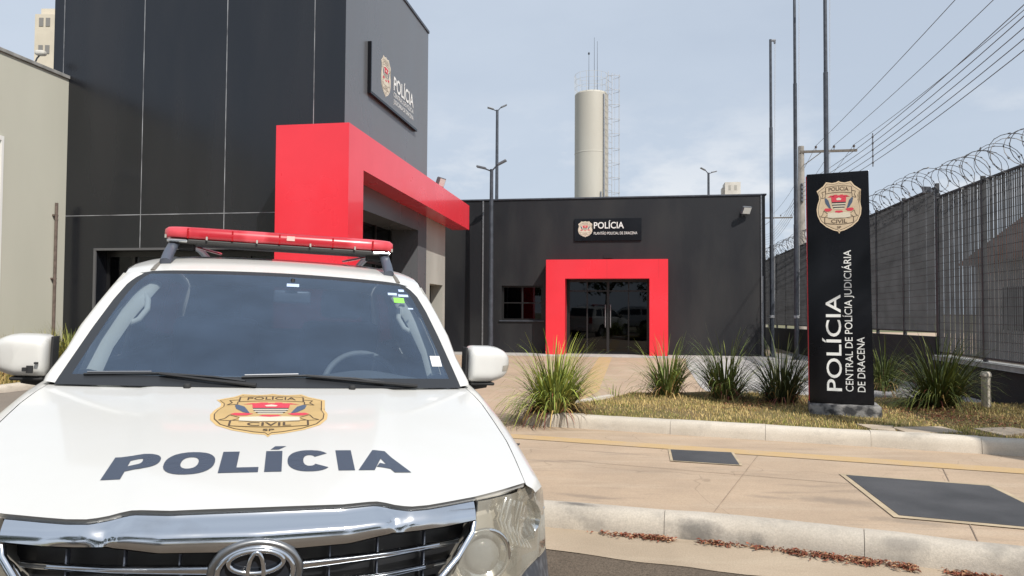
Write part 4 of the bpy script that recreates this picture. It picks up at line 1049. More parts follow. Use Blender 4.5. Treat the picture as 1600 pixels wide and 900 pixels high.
for j, (xx, nm) in enumerate(((.72, 'left'), (1.62, 'middle'), (2.6, 'right'))):
    cable(arm_pt(0, xx), arm_pt(1, xx), .28 + .1 * j, 'upper power line from the %s insulator of the crossarm to the near pole' % nm)
    cable(arm_pt(0, xx), arm_pt(2, xx), .5, 'power line from the %s insulator running away to the farthest pole' % nm)
names5 = ['topmost', 'second from top', 'middle', 'second from bottom', 'lowest']
for k in range(5):
    dz = -2.05 - .22 * k
    cable(arm_pt(0, -.05, dz), arm_pt(1, -.05, dz), .75, '%s of the five low cables crossing right above the razor wire' % names5[k], .010)
    cable(arm_pt(0, -.05, dz), arm_pt(2, -.05, dz), .7, '%s of the five low cables running away from the pole' % names5[k], .010)
f_ = (38 - 24) / (38 - 1.5)
q = arm_pt(0, -.05, -2.05).lerp(arm_pt(1, -.05, -2.05), f_) - Vector((0, 0, .75 * 4 * f_ * (1 - f_)))
mb = MB(); mb.tube([(0, 0, .12), (0, 0, -1.02)], .018, 6)
for k in range(5): mb.sphere((0, 0, -.22 * k), (.035, .035, .05))
o = tag(mb.build('cable_spreader', M['lampgrey']), 'vertical spacer hanging on the five low cables in the sky', 'cable spacer'); o.location = q

# ------------------------------------------------------------------ the white police off-roader (own frame: x across, y from nose to tail, z up)
M['paint'] = mat('white_car_paint', (.665, .66, .64), .32, coat=.6, col2=(.625, .615, .585), scale=1.6, detail=8, rvar=.1)
M['chrome'] = mat('chrome_trim', (.72, .74, .77), .10, 1.0, col2=(.45, .45, .45), scale=5, detail=10, lo=.52, hi=.85, rvar=.25)
M['chrome_dull'] = mat('dull_chrome', (.42, .42, .42), .22, 1.0, var=.4, scale=8, rvar=.2)
M['bumper'] = mat('dusty_dark_bumper', (.045, .050, .062), .55, col2=(.17, .18, .20), scale=26, detail=8, lo=.5, hi=.75)
M['grille_black'] = mat('grille_black', (.012, .013, .016), .5, var=.3, scale=20)
M['rubber'] = mat('black_rubber', (.02, .02, .021), .75)
M['seal'] = mat('window_seal', (.022, .024, .028), .45)
M['windshield'] = glass_mat('windshield_glass', (.86, .95, 1), .66, 1.0, .125, (.24, .37, .60), contrast=.22)  # dust film tinted blue to paint in the sky's reflection
M['side_glass'] = glass_mat('tinted_side_glass', (.5, .55, .6), .10, 1.2)
M['rear_glass'] = glass_mat('dark_rear_glass', (.5, .5, .5), .05, 1.2)
M['dash'] = mat('dashboard', (.13, .14, .155), .8)
M['trim_beige'] = mat('beige_cabin_trim', (.68, .67, .63), .8)
M['seat'] = mat('dark_seat_cloth', (.05, .05, .055), .9)
M['rail'] = mat('blue_grey_roof_rail', (.10, .115, .15), .4, .3)
M['ditch'] = mat('roof_ditch_moulding', (.17, .155, .135), .6)
M['mark'] = mat('slate_blue_lettering', (.052, .066, .098), .45)
M['beacon'] = mat('red_beacon_plastic', (.46, .018, .030), .28, coat=.3, col2=(.68, .07, .09), scale=7, detail=2, stretch=(1, .2, .2), lo=.48, hi=.60)
M['beacon_light'] = mat('pale_beacon_window', (.80, .50, .45), .2)
M['beacon_base'] = mat('beacon_base', (.028, .027, .026), .55)
M['reflector'] = mat('lamp_reflector', (.80, .80, .78), .12, 1.0)
M['lamp_back'] = mat('lamp_bezel', (.55, .52, .46), .3, .3, var=.2, scale=14)
M['amber'] = mat('amber_lens', (.75, .30, .04), .25)
M['tail'] = mat('tail_lamp', (.40, .01, .015), .2)
M['alloy'] = mat('alloy_rim', (.45, .46, .48), .3, .8)
M['sticker'] = mat('pale_sticker', (.48, .58, .80), .6)
M['sticker_green'] = mat('green_sticker', (.25, .62, .10), .6)
M['headlens'] = glass_mat('hazed_headlamp_lens', (1, .98, .92), .97, 1.0, .31, (.58, .53, .43), contrast=.25)
CY, CR = R(17.2), R(2.0)
car = thing('police_suv', 'white police off-roader with red beacon bar and bonnet lettering in the foreground', 'car', (-.59, 1.60, -.149), CY)
_cr, _sr = math.cos(CR), math.sin(CR)
def cl(p): return (p[0] * _cr + p[2] * _sr, p[1], -p[0] * _sr + p[2] * _cr + .019)
def part(mb, name, m, parent=None, smooth=None): return mb.build(name, m, parent or car, smooth, cl)
def interp(tab, x):
    if x <= tab[0][0]: return tab[0][1]
    for (a, b), (c, d) in zip(tab, tab[1:]):
        if x <= c: return b + (d - b) * (x - a) / (c - a)
    return tab[-1][1]
def smooth01(t): t = min(1, max(0, t)); return t * t * (3 - 2 * t)
def hoodz(x, y):
    a = abs(x); z = 1.028 + .165 * (y - .1) - .022 * (y - .1) ** 2
    z -= .020 * (a / .7) ** 2.5 * (1 - .75 * min(1, max(0, (y - .1) / 1.15)))
    e = .30 + .16 * min(1, max(0, (y - .07) / 1.1))
    z += .007 * smooth01((e - a) / .045)
    return z
HF = [(0, .062), (.187, .063), (.27, .078), (.289, .080), (.312, .069), (.343, .058), (.39, .066), (.44, .084), (.524, .118), (.60, .160), (.69, .218)]
HS = [(.10, .66), (.218, .690), (.403, .717), (.566, .738), (.757, .752), (1.0, .768), (1.15, .770), (1.262, .764)]
HR = [(0, 1.25), (.30, 1.253), (.60, 1.258), (.77, 1.262)]
def hood_pt(u, v, dz=0, shrink=0):
    s_ = 1 if u >= 0 else -1; a = abs(u); x = a * .7
    for _ in range(6):
        y = interp(HF, x) + (interp(HR, x) - interp(HF, x)) * v
        x = a * (interp(HS, y) - shrink)
    return (s_ * x, y, hoodz(x, y) + dz)
mb = MB(); N1, N2 = 64, 40
mb.grid(lambda u, v: hood_pt(2 * u - 1, v), N1, N2)
def hood_edge(k, t):
    e = [(2 * t - 1, 0), (1, t), (1 - 2 * t, 1), (-1, 1 - t)][k]; return hood_pt(*e)
for k in range(4):
    n_ = 64 if k % 2 == 0 else 40
    def fe(u, v, k=k):
        p = hood_edge(k, u); d = .006 * math.sin(v * PI / 2); inw = [(0, 1), (-1, 0), (0, -1), (1, 0)][k]
        return (p[0] + inw[0] * d * 1.6, p[1] + inw[1] * d * 1.6, p[2] - .013 * v)
    mb.grid(fe, n_, 4, flip=True)
hood = part(mb, 'hood', M['paint'], smooth=42)
HN = lambda a, b: (a, b, hoodz(a, b) + .0012)
def ring(x0, x1, y0, y1, tx, ty, a0=0, a1=2 * PI, n=28, e=2.35):
    cx, cy = (x0 + x1) / 2, (y0 + y1) / 2; P = []; Q = []
    f = lambda q: math.copysign(abs(q) ** (2 / e), q)
    for i in range(n + 1):
        a = a0 + (a1 - a0) * i / n
        P.append((cx + (x1 - x0) / 2 * f(math.cos(a)), cy + (y1 - y0) / 2 * f(math.sin(a))))
        Q.append((cx + ((x1 - x0) / 2 - tx) * f(math.cos(a)), cy + ((y1 - y0) / 2 - ty) * f(math.sin(a))))
    return [[P[i], P[i + 1], Q[i + 1], Q[i]] for i in range(n)]
B0, B1 = .274, .430; Hh = B1 - B0
def rect(x0, x1, y0, y1): return [[(x0, y0), (x1, y0), (x1, y1), (x0, y1)]]
GL = []
GL += rect(-.374, -.331, B0, B1) + rect(-.331, -.305, B1 - .036, B1) + rect(-.331, -.305, B0 + .050, B0 + .084) + ring(-.352, -.258, B0 + .050, B1, .042, .036, -PI / 2, PI / 2, 16)
GL += ring(-.246, -.124, B0 - .003, B1 + .003, .040, .040)
GL += rect(-.110, -.068, B0, B1) + rect(-.068, -.014, B0, B0 + .036)
GL += rect(.001, .044, B0, B1) + [[(.012, B1 + .012), (.034, B1 + .012), (.054, B1 + .040), (.024, B1 + .040)]]
GL += ring(.058, .174, B0 - .003, B1 + .003, .041, .040, R(38), R(322), 24)
GL += rect(.188, .231, B0, B1)
GL += [[(.240, B0), (.283, B0), (.328, B1), (.292, B1)], [(.337, B0), (.382, B0), (.328, B1), (.307, B1 - .062)], [(.283 + .008, B0 + .026), (.329, B0 + .026), (.322, B0 + .056), (.303, B0 + .056)]]
mb = MB()
for gi, q_ in enumerate(GL): patch(mb, q_, lambda a, b: (a, b, hoodz(a, b) + .0010 + .00012 * (gi % 3)), .03)
part(mb, 'lettering', M['mark'])
mb = MB(); shield(mb, lambda a, b, ly: (.001 + a * .176, .818 + b * .218, hoodz(.001 + a * .176, .818 + b * .218) + .0008 + .0005 * ly), .22, 1)
part(mb, 'badge', GOLD)
for x in (-.297, .292):
    mb = MB(); mb.sphere((x, 1.17, hoodz(x, 1.17) + .004), (.013, .017, .012), e=3); part(mb, 'washer_nozzle', M['rubber'], smooth=50)

# fenders, sides and tail
YB = [(0, .03), (.3, .045), (.45, .075), (.55, .115), (.65, .18), (.75, .30), (.83, .46), (.88, .65), (.90, .85), (.92, 1.2)]
def fronty(x, z): return interp(YB, abs(x)) + .30 * min(1, max(-.1, z - .80)) - .05
CREST = [(.222, .708), (.29, .742), (.368, .752), (.572, .772), (.852, .792), (1.154, .806), (1.4, .815), (4.2, .82), (4.68, .78)]
SIDE = [(.222, .716), (.29, .757), (.40, .81), (.55, .862), (.70, .89), (.85, .905), (1.2, .92), (3.9, .92), (4.3, .905), (4.55, .87), (4.68, .80)]
FZ = [(.222, 1.0), (.29, 1.0), (.36, .99), (.46, .965), (.56, .90), (.575, .42)]
AX = [(.98, .45), (3.72, .45)]
def body_low(y):
    z = .40
    for c, r_ in AX:
        if abs(y - c) < r_: z = max(z, .38 + math.sqrt(r_ * r_ - (y - c) ** 2))
    if y < .575: z = max(z, interp(FZ, y))
    return z
def beltz(y): return hoodz(.76, y) - .003 if y < 1.24 else interp([(1.24, hoodz(.76, 1.24) - .003), (1.5, 1.20), (4.2, 1.245), (4.68, 1.22)], y)
def seamx(y): return interp(HS, y) + .0045 if y < 1.24 else interp([(1.24, .768), (1.5, .776), (4.2, .776), (4.68, .74)], y)
ys = sorted(set([.222, .245, .268] + [.29 + .035 * i for i in range(int(4.39 / .035) + 1)] + [.575, .5751, 4.68]))
def side_prof(y):
    zb = beltz(y); zl = body_low(y); xs = interp(SIDE, y); xc = interp(CREST, y); P = []
    base = [(xs - .05, .40), (xs - .012, .46), (xs - .004, .62), (xs, .78), (xs - .012, .90), (xs - .03, .975), (xc + .042, zb - .072), (xc + .026, zb - .036), (xc + .008, zb - .012), (xc - .008, zb - .003), (seamx(y), zb + .001)]
    hi = zb - .02
    out = []
    for (x, z) in base:
        if zl > .401 and z < hi:
            z2 = zl + (z - .40) * (hi - zl) / (hi - .40)
            # find x on the base profile at height z2
            for (xa, za), (xb_, zb_) in zip(base, base[1:]):
                if za <= z2 <= zb_: x = xa + (xb_ - xa) * (z2 - za) / max(1e-6, zb_ - za); break
            z = z2
        out.append((x, z))
    return out
prof = [side_prof(y) for y in ys]
mb = MB()
for s in (1, -1):
    V = [(s * x, y, z) for y, pr in zip(ys, prof) for (x, z) in pr]; n_ = 11
    F = [(i * n_ + j, (i + 1) * n_ + j, (i + 1) * n_ + j + 1, i * n_ + j + 1) for i in range(len(ys) - 1) for j in range(n_ - 1)]
    if s > 0: F = [f[::-1] for f in F]
    mb.add(V, F)
# tail closing panel
pr = prof[-1]; V = [(x, 4.68, z) for x, z in pr] + [(-x, 4.68, z) for x, z in pr[::-1]]
mb.add(V, [tuple(range(len(V)))[::-1]])
body = part(mb, 'body', M['paint'], smooth=38)
# dark inner core (engine bay, floor, wheel housings) so that no gap shows daylight
mb = MB()
mb.box(-.66, .66, .20, 1.22, .34, .97); mb.box(-.80, .80, 1.45, 3.2, .34, .62); mb.box(-.66, .66, 3.2, 4.64, .36, .92)
part(mb, 'chassis', M['rubber'])

# windscreen, A pillars, roof
XW = [(1.19, .738), (1.201, .737), (1.384, .703), (1.50, .676), (1.57, .652), (1.60, .632), (1.620, .61), (1.632, .59), (1.642, .565), (1.66, .54)]
def windy(x, z): t = (z - 1.2) / .42; return 1.185 + .72 * t + .02 * t * t + .06 * (abs(x) / .7) ** 2
def wind(u, v, off=0):
    a = 2 * u - 1; zt = 1.657 - .018 * a * a; z = 1.188 + (zt - 1.188) * v; x = a * interp(XW, z)
    return (x, windy(x, z) + off, z)
mb = MB(); mb.grid(wind, 40, 28, mfn=lambda u, v: 1 if (v > .965 or u < .022 or u > .978 or v < .085) else 0)
part(mb, 'windshield', [M['windshield'], M['seal']], smooth=60)
def roofc(y): return interp([(1.95, 1.648), (2.0, 1.661), (2.1, 1.700), (2.25, 1.730), (2.45, 1.756), (2.7, 1.772), (3.2, 1.785), (3.9, 1.765), (4.25, 1.73), (4.42, 1.68)], y)
def roofz(x, y): a = abs(x); return roofc(y) - .020 * (a / .6) ** 2 - .024 * (a / .68) ** 8
def roof_front(x):
    a = abs(x)
    return interp([(0, 1.994), (.5, 2.000), (.57, 2.003), (.61, 1.992), (.65, 2.0), (.69, 2.02)], a)
mb = MB()
def roofp(u, v):
    x = (2 * u - 1) * .69; y0 = roof_front(x); y = y0 + (4.42 - y0) * (v ** 1.6)
    z = roofz(x, y)
    if v < .001: z = min(z, 1.659 - .018 * (x / .57) ** 2)
    return (x, y, z)
mb.grid(roofp, 48, 40)
mb.grid(lambda u, v: (roofp(u, 0)[0], roofp(u, 0)[1] + .004, roofp(u, 0)[2] - .012 * v), 48, 1, flip=True)
part(mb, 'roof', M['paint'], smooth=45)
POUT = [(1.150, .806), (1.206, .785), (1.302, .762), (1.388, .757), (1.475, .736), (1.559, .713), (1.62, .695), (1.70, .69)]
PY = [(1.150, 1.30), (1.206, 1.268), (1.302, 1.432), (1.388, 1.582), (1.475, 1.73), (1.559, 1.876), (1.636, 2.02)]
for s in (1, -1):
    mb = MB()
    def pil(u, v, s=s):
        z = 1.192 + v * (1.624 - 1.192); xi = interp(XW, z) + .001; yi = windy(xi, z) + .003
        xo = interp(POUT, z); yo = interp(PY, z) + .03 * (v > .9)
        k = smooth01(u); bul = .010 * math.sin(u * PI)
        return (s * (xi + (xo - xi) * u + bul * .5), yi + (yo - yi) * u - bul + .02 * u * u, z + bul * .4)
    mb.grid(pil, 8, 24, flip=s < 0)
    mb.grid(lambda u, v, s=s: (s * (interp(POUT, 1.192 + v * .432) - .012 * u), interp(PY, 1.192 + v * .432) + .02 + .10 * u, 1.192 + v * .432), 2, 24, flip=s < 0)
    part(mb, 'windshield_pillar', M['paint'], smooth=50)
def gx(z): return interp([(1.20, .780), (1.30, .765), (1.475, .740), (1.636, .700), (1.74, .69)], z)
def gtop(y): return roofz(.69, y)
def gside(s):
    return lambda a, b: (s * gx(1.20 + (gtop(a) - 1.20) * b), a, 1.195 + (gtop(a) - 1.195) * b)
def pedge(b): return interp(PY, 1.20 + .44 * b) + .11
for s in (1, -1):
    fn = gside(s)
    wins = [[(pedge(.06) + .05, .05), (2.50, .05), (2.50, .86), (pedge(.86) + .03, .86)], [(2.62, .05), (3.42, .05), (3.42, .86), (2.62, .86)], [(3.52, .08), (4.22, .12), (4.10, .84), (3.52, .86)]]
    mb = MB()
    A_, B_, C_ = wins
    for poly in ([(pedge(0), 0), (4.60, 0), C_[1], C_[0], B_[1], B_[0], A_[1], A_[0]], [(pedge(1), 1), A_[3], A_[2], B_[3], B_[2], C_[3], C_[2], (4.38, 1)],
                 [(pedge(0), 0), A_[0], A_[3], (pedge(1), 1)], [A_[1], B_[0], B_[3], A_[2]], [B_[1], C_[0], C_[3], B_[2]], [C_[1], (4.60, 0), (4.38, 1), C_[2]]):
        patch(mb, poly, fn, .12, stepy=.2)
    part(mb, 'cabin_side', M['paint'], smooth=50)
    for q_ in wins:
        mb = MB(); patch(mb, q_, fn, .15, stepy=.2); part(mb, 'side_window', M['side_glass'])
# back light and tail lamps
mb = MB(); mb.add([(-.69, 4.42, 1.66), (.69, 4.42, 1.66), (.76, 4.62, 1.20), (-.76, 4.62, 1.20)], [(0, 1, 2, 3)]); part(mb, 'rear_window', M['rear_glass'])
mb = MB()
for s in (1, -1): mb.add([(s * .69, 4.42, 1.66), (s * .76, 4.62, 1.20), (s * .80, 4.59, 1.17), (s * .72, 4.35, 1.71)], [(0, 1, 2, 3)])
mb.add([(-.72, 4.35, 1.71), (.72, 4.35, 1.71), (.69, 4.42, 1.66), (-.69, 4.42, 1.66)], [(0, 1, 2, 3)])
mb.add([(-.78, 4.62, 1.202), (.78, 4.62, 1.202), (.78, 4.70, 1.10), (-.78, 4.70, 1.10)], [(0, 1, 2, 3)]); part(mb, 'tailgate_frame', M['paint'])
for s in (1, -1):
    mb = MB(); mb.box(min(s * .60, s * .80), max(s * .60, s * .80), 4.66, 4.70, .85, 1.18, bev=.01); part(mb, 'tail_lamp', M['tail'])
mb = MB(); mb.box(-.85, .85, 4.60, 4.78, .42, .66, bev=.03); part(mb, 'rear_bumper', M['paint'], smooth=40)
# doors: shut lines with handles on the sides
for s in (1, -1):
    for y0, y1 in ((1.48, 2.56), (2.57, 3.42)):
        mb = MB(); X = interp(SIDE, 2.5)
        for y in (y0, y1):
            mb.tube([(s * (X - .035), y, .47), (s * (X + .0005), y, .78), (s * (X - .03), y, .975), (s * (X - .062), y, 1.13)], .003, 4)
        d = part(mb, 'door', M['seal'])
        mb = MB(); mb.box(min(s * (X - .012), s * (X + .035)), max(s * (X - .012), s * (X + .035)), y1 - .22, y1 - .06, .945, .975, bev=.008); part(mb, 'handle', M['paint'], d)

# cowl panel under the wipers
mb = MB(); mb.grid(lambda u, v: ((2 * u - 1) * .745, interp(HR, abs(2 * u - 1) * .745) - .02 + .06 * v, hoodz((2 * u - 1) * .745, 1.235) - .022 + .012 * v), 20, 2); part(mb, 'cowl_panel', M['rubber'])

# grille: chrome upper bar, slats, black mesh, emblem
def bar_bot(x): a = abs(x); return interp([(0, .945), (.20, .951), (.27, .961), (.31, .965), (.37, .966), (.43, .968), (.52, .972)], a)
def bar_y(x): a = abs(x); return interp([(0, .016), (.20, .022), (.30, .036), (.37, .045), (.43, .058), (.52, .090)], a)
mb = MB(); rows = 12
def barp(u, v):
    x = (2 * u - 1) * .518; a = abs(x); yt = interp(HF, a) - .004; zt = hoodz(x, yt) - .010; yb_ = bar_y(x) - .006; zb = bar_bot(x)
    k = smooth01((.318 - a) / .03)
    t = v
    # outer wings: one hollow face; middle: sloping face, fold, upright lip
    yo = yt + (yb_ - yt) * t - .006 * math.sin(PI * t); zo = zt + (zb - zt) * t
    tf_ = .50
    if t < tf_: yi = yt + (yb_ - yt) * smooth01(t / tf_) * .96; zi = zt + (zb - zt) * (t / tf_) * .50
    else: yi = yb_ + .001 - .004 * math.sin((t - tf_) / (1 - tf_) * PI * .9); zi = zt + (zb - zt) * (.50 + .50 * (t - tf_) / (1 - tf_))
    dent = k * (1 - k) * 4 * .006 * (t > .35)
    return (x, yo + (yi - yo) * k + dent, zo + (zi - zo) * k)
mb.grid(barp, 96, rows)
mb.grid(lambda u, v: (barp(u, 1)[0], barp(u, 1)[1] + .045 * v, barp(u, 1)[2] - .002), 96, 1)
mb.grid(lambda u, v: (barp(u, 0)[0], barp(u, 0)[1] + .02 * v, barp(u, 0)[2] + .001), 96, 1, flip=True)
gr = part(MB().add([((2 * i / 24 - 1) * .50, interp(YB, abs(2 * i / 24 - 1) * .5) + .02 + (.05 if False else .03), z) for z in (.62, .975) for i in range(25)], [(i, i + 1, 26 + i, 25 + i) for i in range(24)]), 'grille', M['grille_black'])
part(mb, 'chrome_bar', M['chrome'], gr, smooth=50)
def slat(pa, pb, h0, h1, y_off=0, nm='slat', m='chrome'):
    """slat between two (x,z) points, both sides"""
    for s in (1, -1):
        mb = MB()
        def sp_(u, v, s=s):
            x = pa[0] + (pb[0] - pa[0]) * u; z = pa[1] + (pb[1] - pa[1]) * (u ** 1.15); h = h0 + (h1 - h0) * u
            y = interp(YB, x) - .022 + y_off + .10 * max(0, z - .85)
            t = v * 2 * PI
            return (s * x, y + .013 * (1 - math.cos(t)) * .8 - (.006 if math.sin(t) > .2 else 0), z + h / 2 * math.sin(t) + .002 * math.cos(2 * t))
        mb.grid(sp_, 24, 12, flip=s < 0); part(mb, nm, M[m], gr, smooth=45)
slat((.082, .906), (.474, .928), .027, .017)
slat((.095, .858), (.440, .881), .025, .016)
slat((.10, .810), (.405, .832), .022, .015)
for s in (1, -1):
    mb = MB(); mb.tube([(s * .514, .092, .966), (s * .507, .078, .942), (s * .465, .045, .895), (s * .417, .018, .856), (s * .345, .0, .795), (s * .25, -.008, .765), (s * .0, -.014, .758)], .0085, 8, flat=.7); part(mb, 'grille_frame', M['chrome'], gr, smooth=60)
    for x in (.16, .27, .385):
        mb = MB(); mb.box(s * x - .0015, s * x + .0015, interp(YB, x) + .0, interp(YB, x) + .03, .80, .955); part(mb, 'grille_strut', M['rail'], gr)
ez = .903
mb = MB(); mb.tube([(.092 * math.cos(a), .006 + .004, ez + .062 * math.sin(a)) for a in [2 * PI * i / 48 for i in range(48)]], .010, 10, closed=True); part(mb, 'emblem_bezel', M['chrome_dull'], gr, smooth=80)
mb = MB()
mb.grid(lambda u, v: (.088 * v * math.cos(u * 2 * PI), .010, ez + .058 * v * math.sin(u * 2 * PI)), 40, 4); part(mb, 'emblem_field', mat('emblem_field', (.018, .021, .028), .15), gr)
mb = MB()
def ell(cx, cz, rx, rz, y, r_): mb.tube([(cx + rx * math.cos(a), y, cz + rz * math.sin(a)) for a in [2 * PI * i / 48 for i in range(48)]], r_, 8, closed=True)
ell(0, ez, .079, .052, .002, .0068); ell(0, ez + .023, .057, .0245, -.001, .0062); ell(0, ez - .003, .0165, .047, -.003, .0058)
part(mb, 'emblem', M['chrome'], gr, smooth=80)

# headlamps
HL = [(.528, 1.012), (.60, 1.012), (.69, 1.012), (.728, 1.020), (.752, 1.018), (.80, .978), (.846, .938), (.862, .905), (.866, .86), (.860, .82), (.842, .793), (.80, .800), (.743, .818), (.68, .812), (.614, .795), (.55, .762), (.48, .727), (.42, .742), (.43, .835), (.447, .852), (.472, .883), (.499, .924), (.522, .966)]
def hl_in(p, k): cx, cz = .64, .90; return (cx + (p[0] - cx) * k, cz + (p[1] - cz) * k)
for s in (1, -1):
    mb = MB(); patch(mb, [hl_in(p, .995) for p in HL], lambda a, b, s=s: (s * a, fronty(a, b) + .055 - .043 * smooth01((a - .69) / .10), b), .03)
    hl = part(mb, 'headlight', M['lamp_back'], smooth=60)
    mb = MB(); patch(mb, HL, lambda a, b, s=s: (s * a, fronty(a, b) - .006 - .010 * (1 - ((a - .64) / .24) ** 2), b), .022); part(mb, 'lens', M['headlens'], hl, smooth=70)
    # rim strip joining lens to the housing
    mb = MB(); n_ = len(HL); V = []
    for (a, b) in HL: V += [(s * a, fronty(a, b) - .004, b), (s * a, fronty(a, b) + .075, b)]
    mb.add(V, [(2 * i, 2 * ((i + 1) % n_), 2 * ((i + 1) % n_) + 1, 2 * i + 1) for i in range(n_)]); part(mb, 'rim', M['lamp_back'], hl)
    def bowl(cx, cz, r_, dep, m_, nm, seg=24):
        mb = MB(); y0 = fronty(cx, cz)
        mb.grid(lambda u, v: (s * (cx + r_ * v * math.cos(u * 2 * PI)), y0 + .052 - dep * v * v + .22 * (r_ * v * math.cos(u * 2 * PI)), cz + r_ * .92 * v * math.sin(u * 2 * PI)), seg, 6); return part(mb, nm, M[m_], hl, smooth=80)
    bowl(.545, .872, .070, .030, 'reflector', 'projector_bowl')
    mb = MB(); mb.sphere((s * .548, fronty(.548, .872) + .034, .870), (.046, .020, .044)); part(mb, 'projector_lens', mat('projector_glass', (.20, .22, .24), .05, spec=.8) if s > 0 else bpy.data.materials['projector_glass'], hl, smooth=80)
    mb = MB(); mb.tube([(s * (.545 + .074 * math.cos(a)), fronty(.545, .872) + .016 + .22 * .074 * math.cos(a), .872 + .068 * math.sin(a)) for a in [2 * PI * i / 32 for i in range(32)]], .006, 6, closed=True); part(mb, 'projector_ring', M['reflector'], hl, smooth=80)
    bowl(.690, .925, .062, .034, 'reflector', 'beam_bowl')
    mb = MB(); mb.sphere((s * .690, fronty(.690, .925) + .025, .925), (.014, .018, .014)); part(mb, 'bulb', M['reflector'], hl, smooth=80)
    mb = MB()
    for k in range(7):
        a0 = .60 + .016 * k; mb.tube([(s * (a0 + .03), fronty(a0, 1.0) + .042, .992 - .006 * k), (s * (a0 + .005), fronty(a0, .95) + .03, .945 - .012 * k), (s * (a0 + .03), fronty(a0, .90) + .04, .885 - .008 * k)], .007, 6)
    for k in range(5):
        a0 = .765 + .012 * k; mb.tube([(s * a0, fronty(a0, .95) + .03, .965 - .008 * k), (s * (a0 + .015), fronty(a0, .9) + .03, .90), (s * (a0 - .01), fronty(a0, .85) + .03, .842)], .0045, 6)
    part(mb, 'reflector_ribs', M['reflector'], hl, smooth=80)
    mb = MB(); rq = random.Random(4)
    for _ in range(45):
        a = rq.uniform(.58, .74); b = rq.uniform(.84, .99)
        if (a - .545) ** 2 + (b - .872) ** 2 < .0065 or b > 1.02 - max(0, a - .74) * .75: continue
        p = Vector((s * a, fronty(a, b) + .040, b)); q_ = Vector((rq.gauss(s * .35, .5), -1, rq.gauss(.2, .55))).normalized(); xx = q_.orthogonal().normalized(); yy = q_.cross(xx); h_ = rq.uniform(.007, .017)
        mb.add([p - xx * h_ - yy * h_, p + xx * h_ - yy * h_ * .6, p + xx * h_ + yy * h_, p - xx * h_ * .7 + yy * h_], [(0, 1, 2, 3)])
    part(mb, 'reflector_facets', M['reflector'], hl)
    mb = MB(); mb.sphere((s * .775, fronty(.775, .88) + .04, .88), (.020, .018, .026)); part(mb, 'turn_bulb', M['amber'], hl, smooth=80)

# front bumper wrapping round to the wheel arches
BL = [(0, .752), (.25, .758), (.345, .785), (.41, .735), (.48, .722), (.55, .757), (.614, .790), (.68, .807), (.743, .813), (.80, .795), (.842, .788), (.864, .815)]
mb = MB()
def bump_(u, v):
    a = (2 * u - 1) * .925; x = a; s = 1 if a >= 0 else -1; aa = abs(a)
    zt = interp(BL, aa) if aa < .864 else .815; z = zt + (.30 - zt) * v
    xx = min(aa, .905)
    y = interp(YB, xx) - .05 + .30 * max(-.1, min(1, z - .80)) - .05 * math.sin(PI * min(1, v * 1.15)) * (1 - (aa / .93) ** 6) + .06 * v * v
    if aa > .87: y = .57 if aa > .905 else y + (.57 - y) * (aa - .87) / .035 * .5
    return (s * min(aa, .885 + .02 * v), y, z)
mb.grid(bump_, 80, 16); part(mb, 'bumper', M['bumper'], smooth=50)
mb = MB(); mb.box(-.22, .22, -.080, -.070, .52, .65, bev=.004); part(mb, 'number_plate', M['lamp_back'])

# mirrors
for s in (1, -1):
    mb = MB()
    def msurf(c_, z_):
        n4 = (abs(c_) ** (4 if c_ > 0 else 10) + abs(z_) ** 4.5) ** .25
        x = .930 + .108 * c_ - .014 * max(0, c_) * max(0, -z_); z = 1.269 + .084 * z_
        z -= .034 * max(0, c_) ** 2 * max(0, z_); z += .020 * max(0, c_) * max(0, -z_)
        return x, z, 1.545 - .105 * max(0, 1 - n4 ** 5) ** .5 + .035 * max(0, c_) - .012 * (1 - c_) * .5
    def shell(u, v, s=s):
        t = u * 2 * PI; sg = lambda a: math.copysign(abs(a) ** .5, a)
        ct, st2 = math.cos(t), math.sin(t); x, z, y = msurf(v * math.copysign(abs(ct) ** (.5 if ct > 0 else .2), ct), v * math.copysign(abs(st2) ** .444, st2)); return (s * x, y, z)
    mb.grid(shell, 48, 16, flip=s > 0); mb.grid(lambda u, v, s=s: (shell(u, 1)[0] * (1 - .04 * v) + s * .037 * v, shell(u, 1)[1] + .03 * v, 1.27 + (shell(u, 1)[2] - 1.27) * (1 - .05 * v)), 48, 2, flip=s > 0)
    m_ = part(mb, 'side_mirror', M['paint'], smooth=50)
    mb = MB(); mb.box(min(s * .812, s * .8215), max(s * .812, s * .8215), 1.47, 1.548, 1.195, 1.345, bev=.003); part(mb, 'mirror_edge', M['rubber'], m_)
    mb = MB(); mb.grid(lambda u, v, s=s: (s * msurf(.50 + .47 * u, -.36 + .34 * v)[0], msurf(.50 + .47 * u, -.36 + .34 * v)[2] - .0025, msurf(.50 + .47 * u, -.36 + .34 * v)[1]), 10, 4); part(mb, 'turn_signal', M['lamp_back'], m_, smooth=60)
    mb = MB(); mb.tube([(s * .78, 1.60, 1.165), (s * .83, 1.56, 1.172), (s * .92, 1.51, 1.19)], [.035, .032, .028], 8); mb.box(min(s * .84, s * .95), max(s * .84, s * .95), 1.46, 1.53, 1.176, 1.190, bev=.006); part(mb, 'mirror_arm', M['rubber'], m_, smooth=50)
    if s < 0:
        mb = MB()
        for (a, b, w_, h_) in ((-.872, 1.222, .020, .028), (-.886, 1.222, .020, .014), (-.852, 1.246, .012, .007)): mb.box(a - w_ / 2, a + w_ / 2, 1.415, 1.4265, b - h_ / 2, b + h_ / 2)
        part(mb, 'paint_chip', M['rubber'], m_)

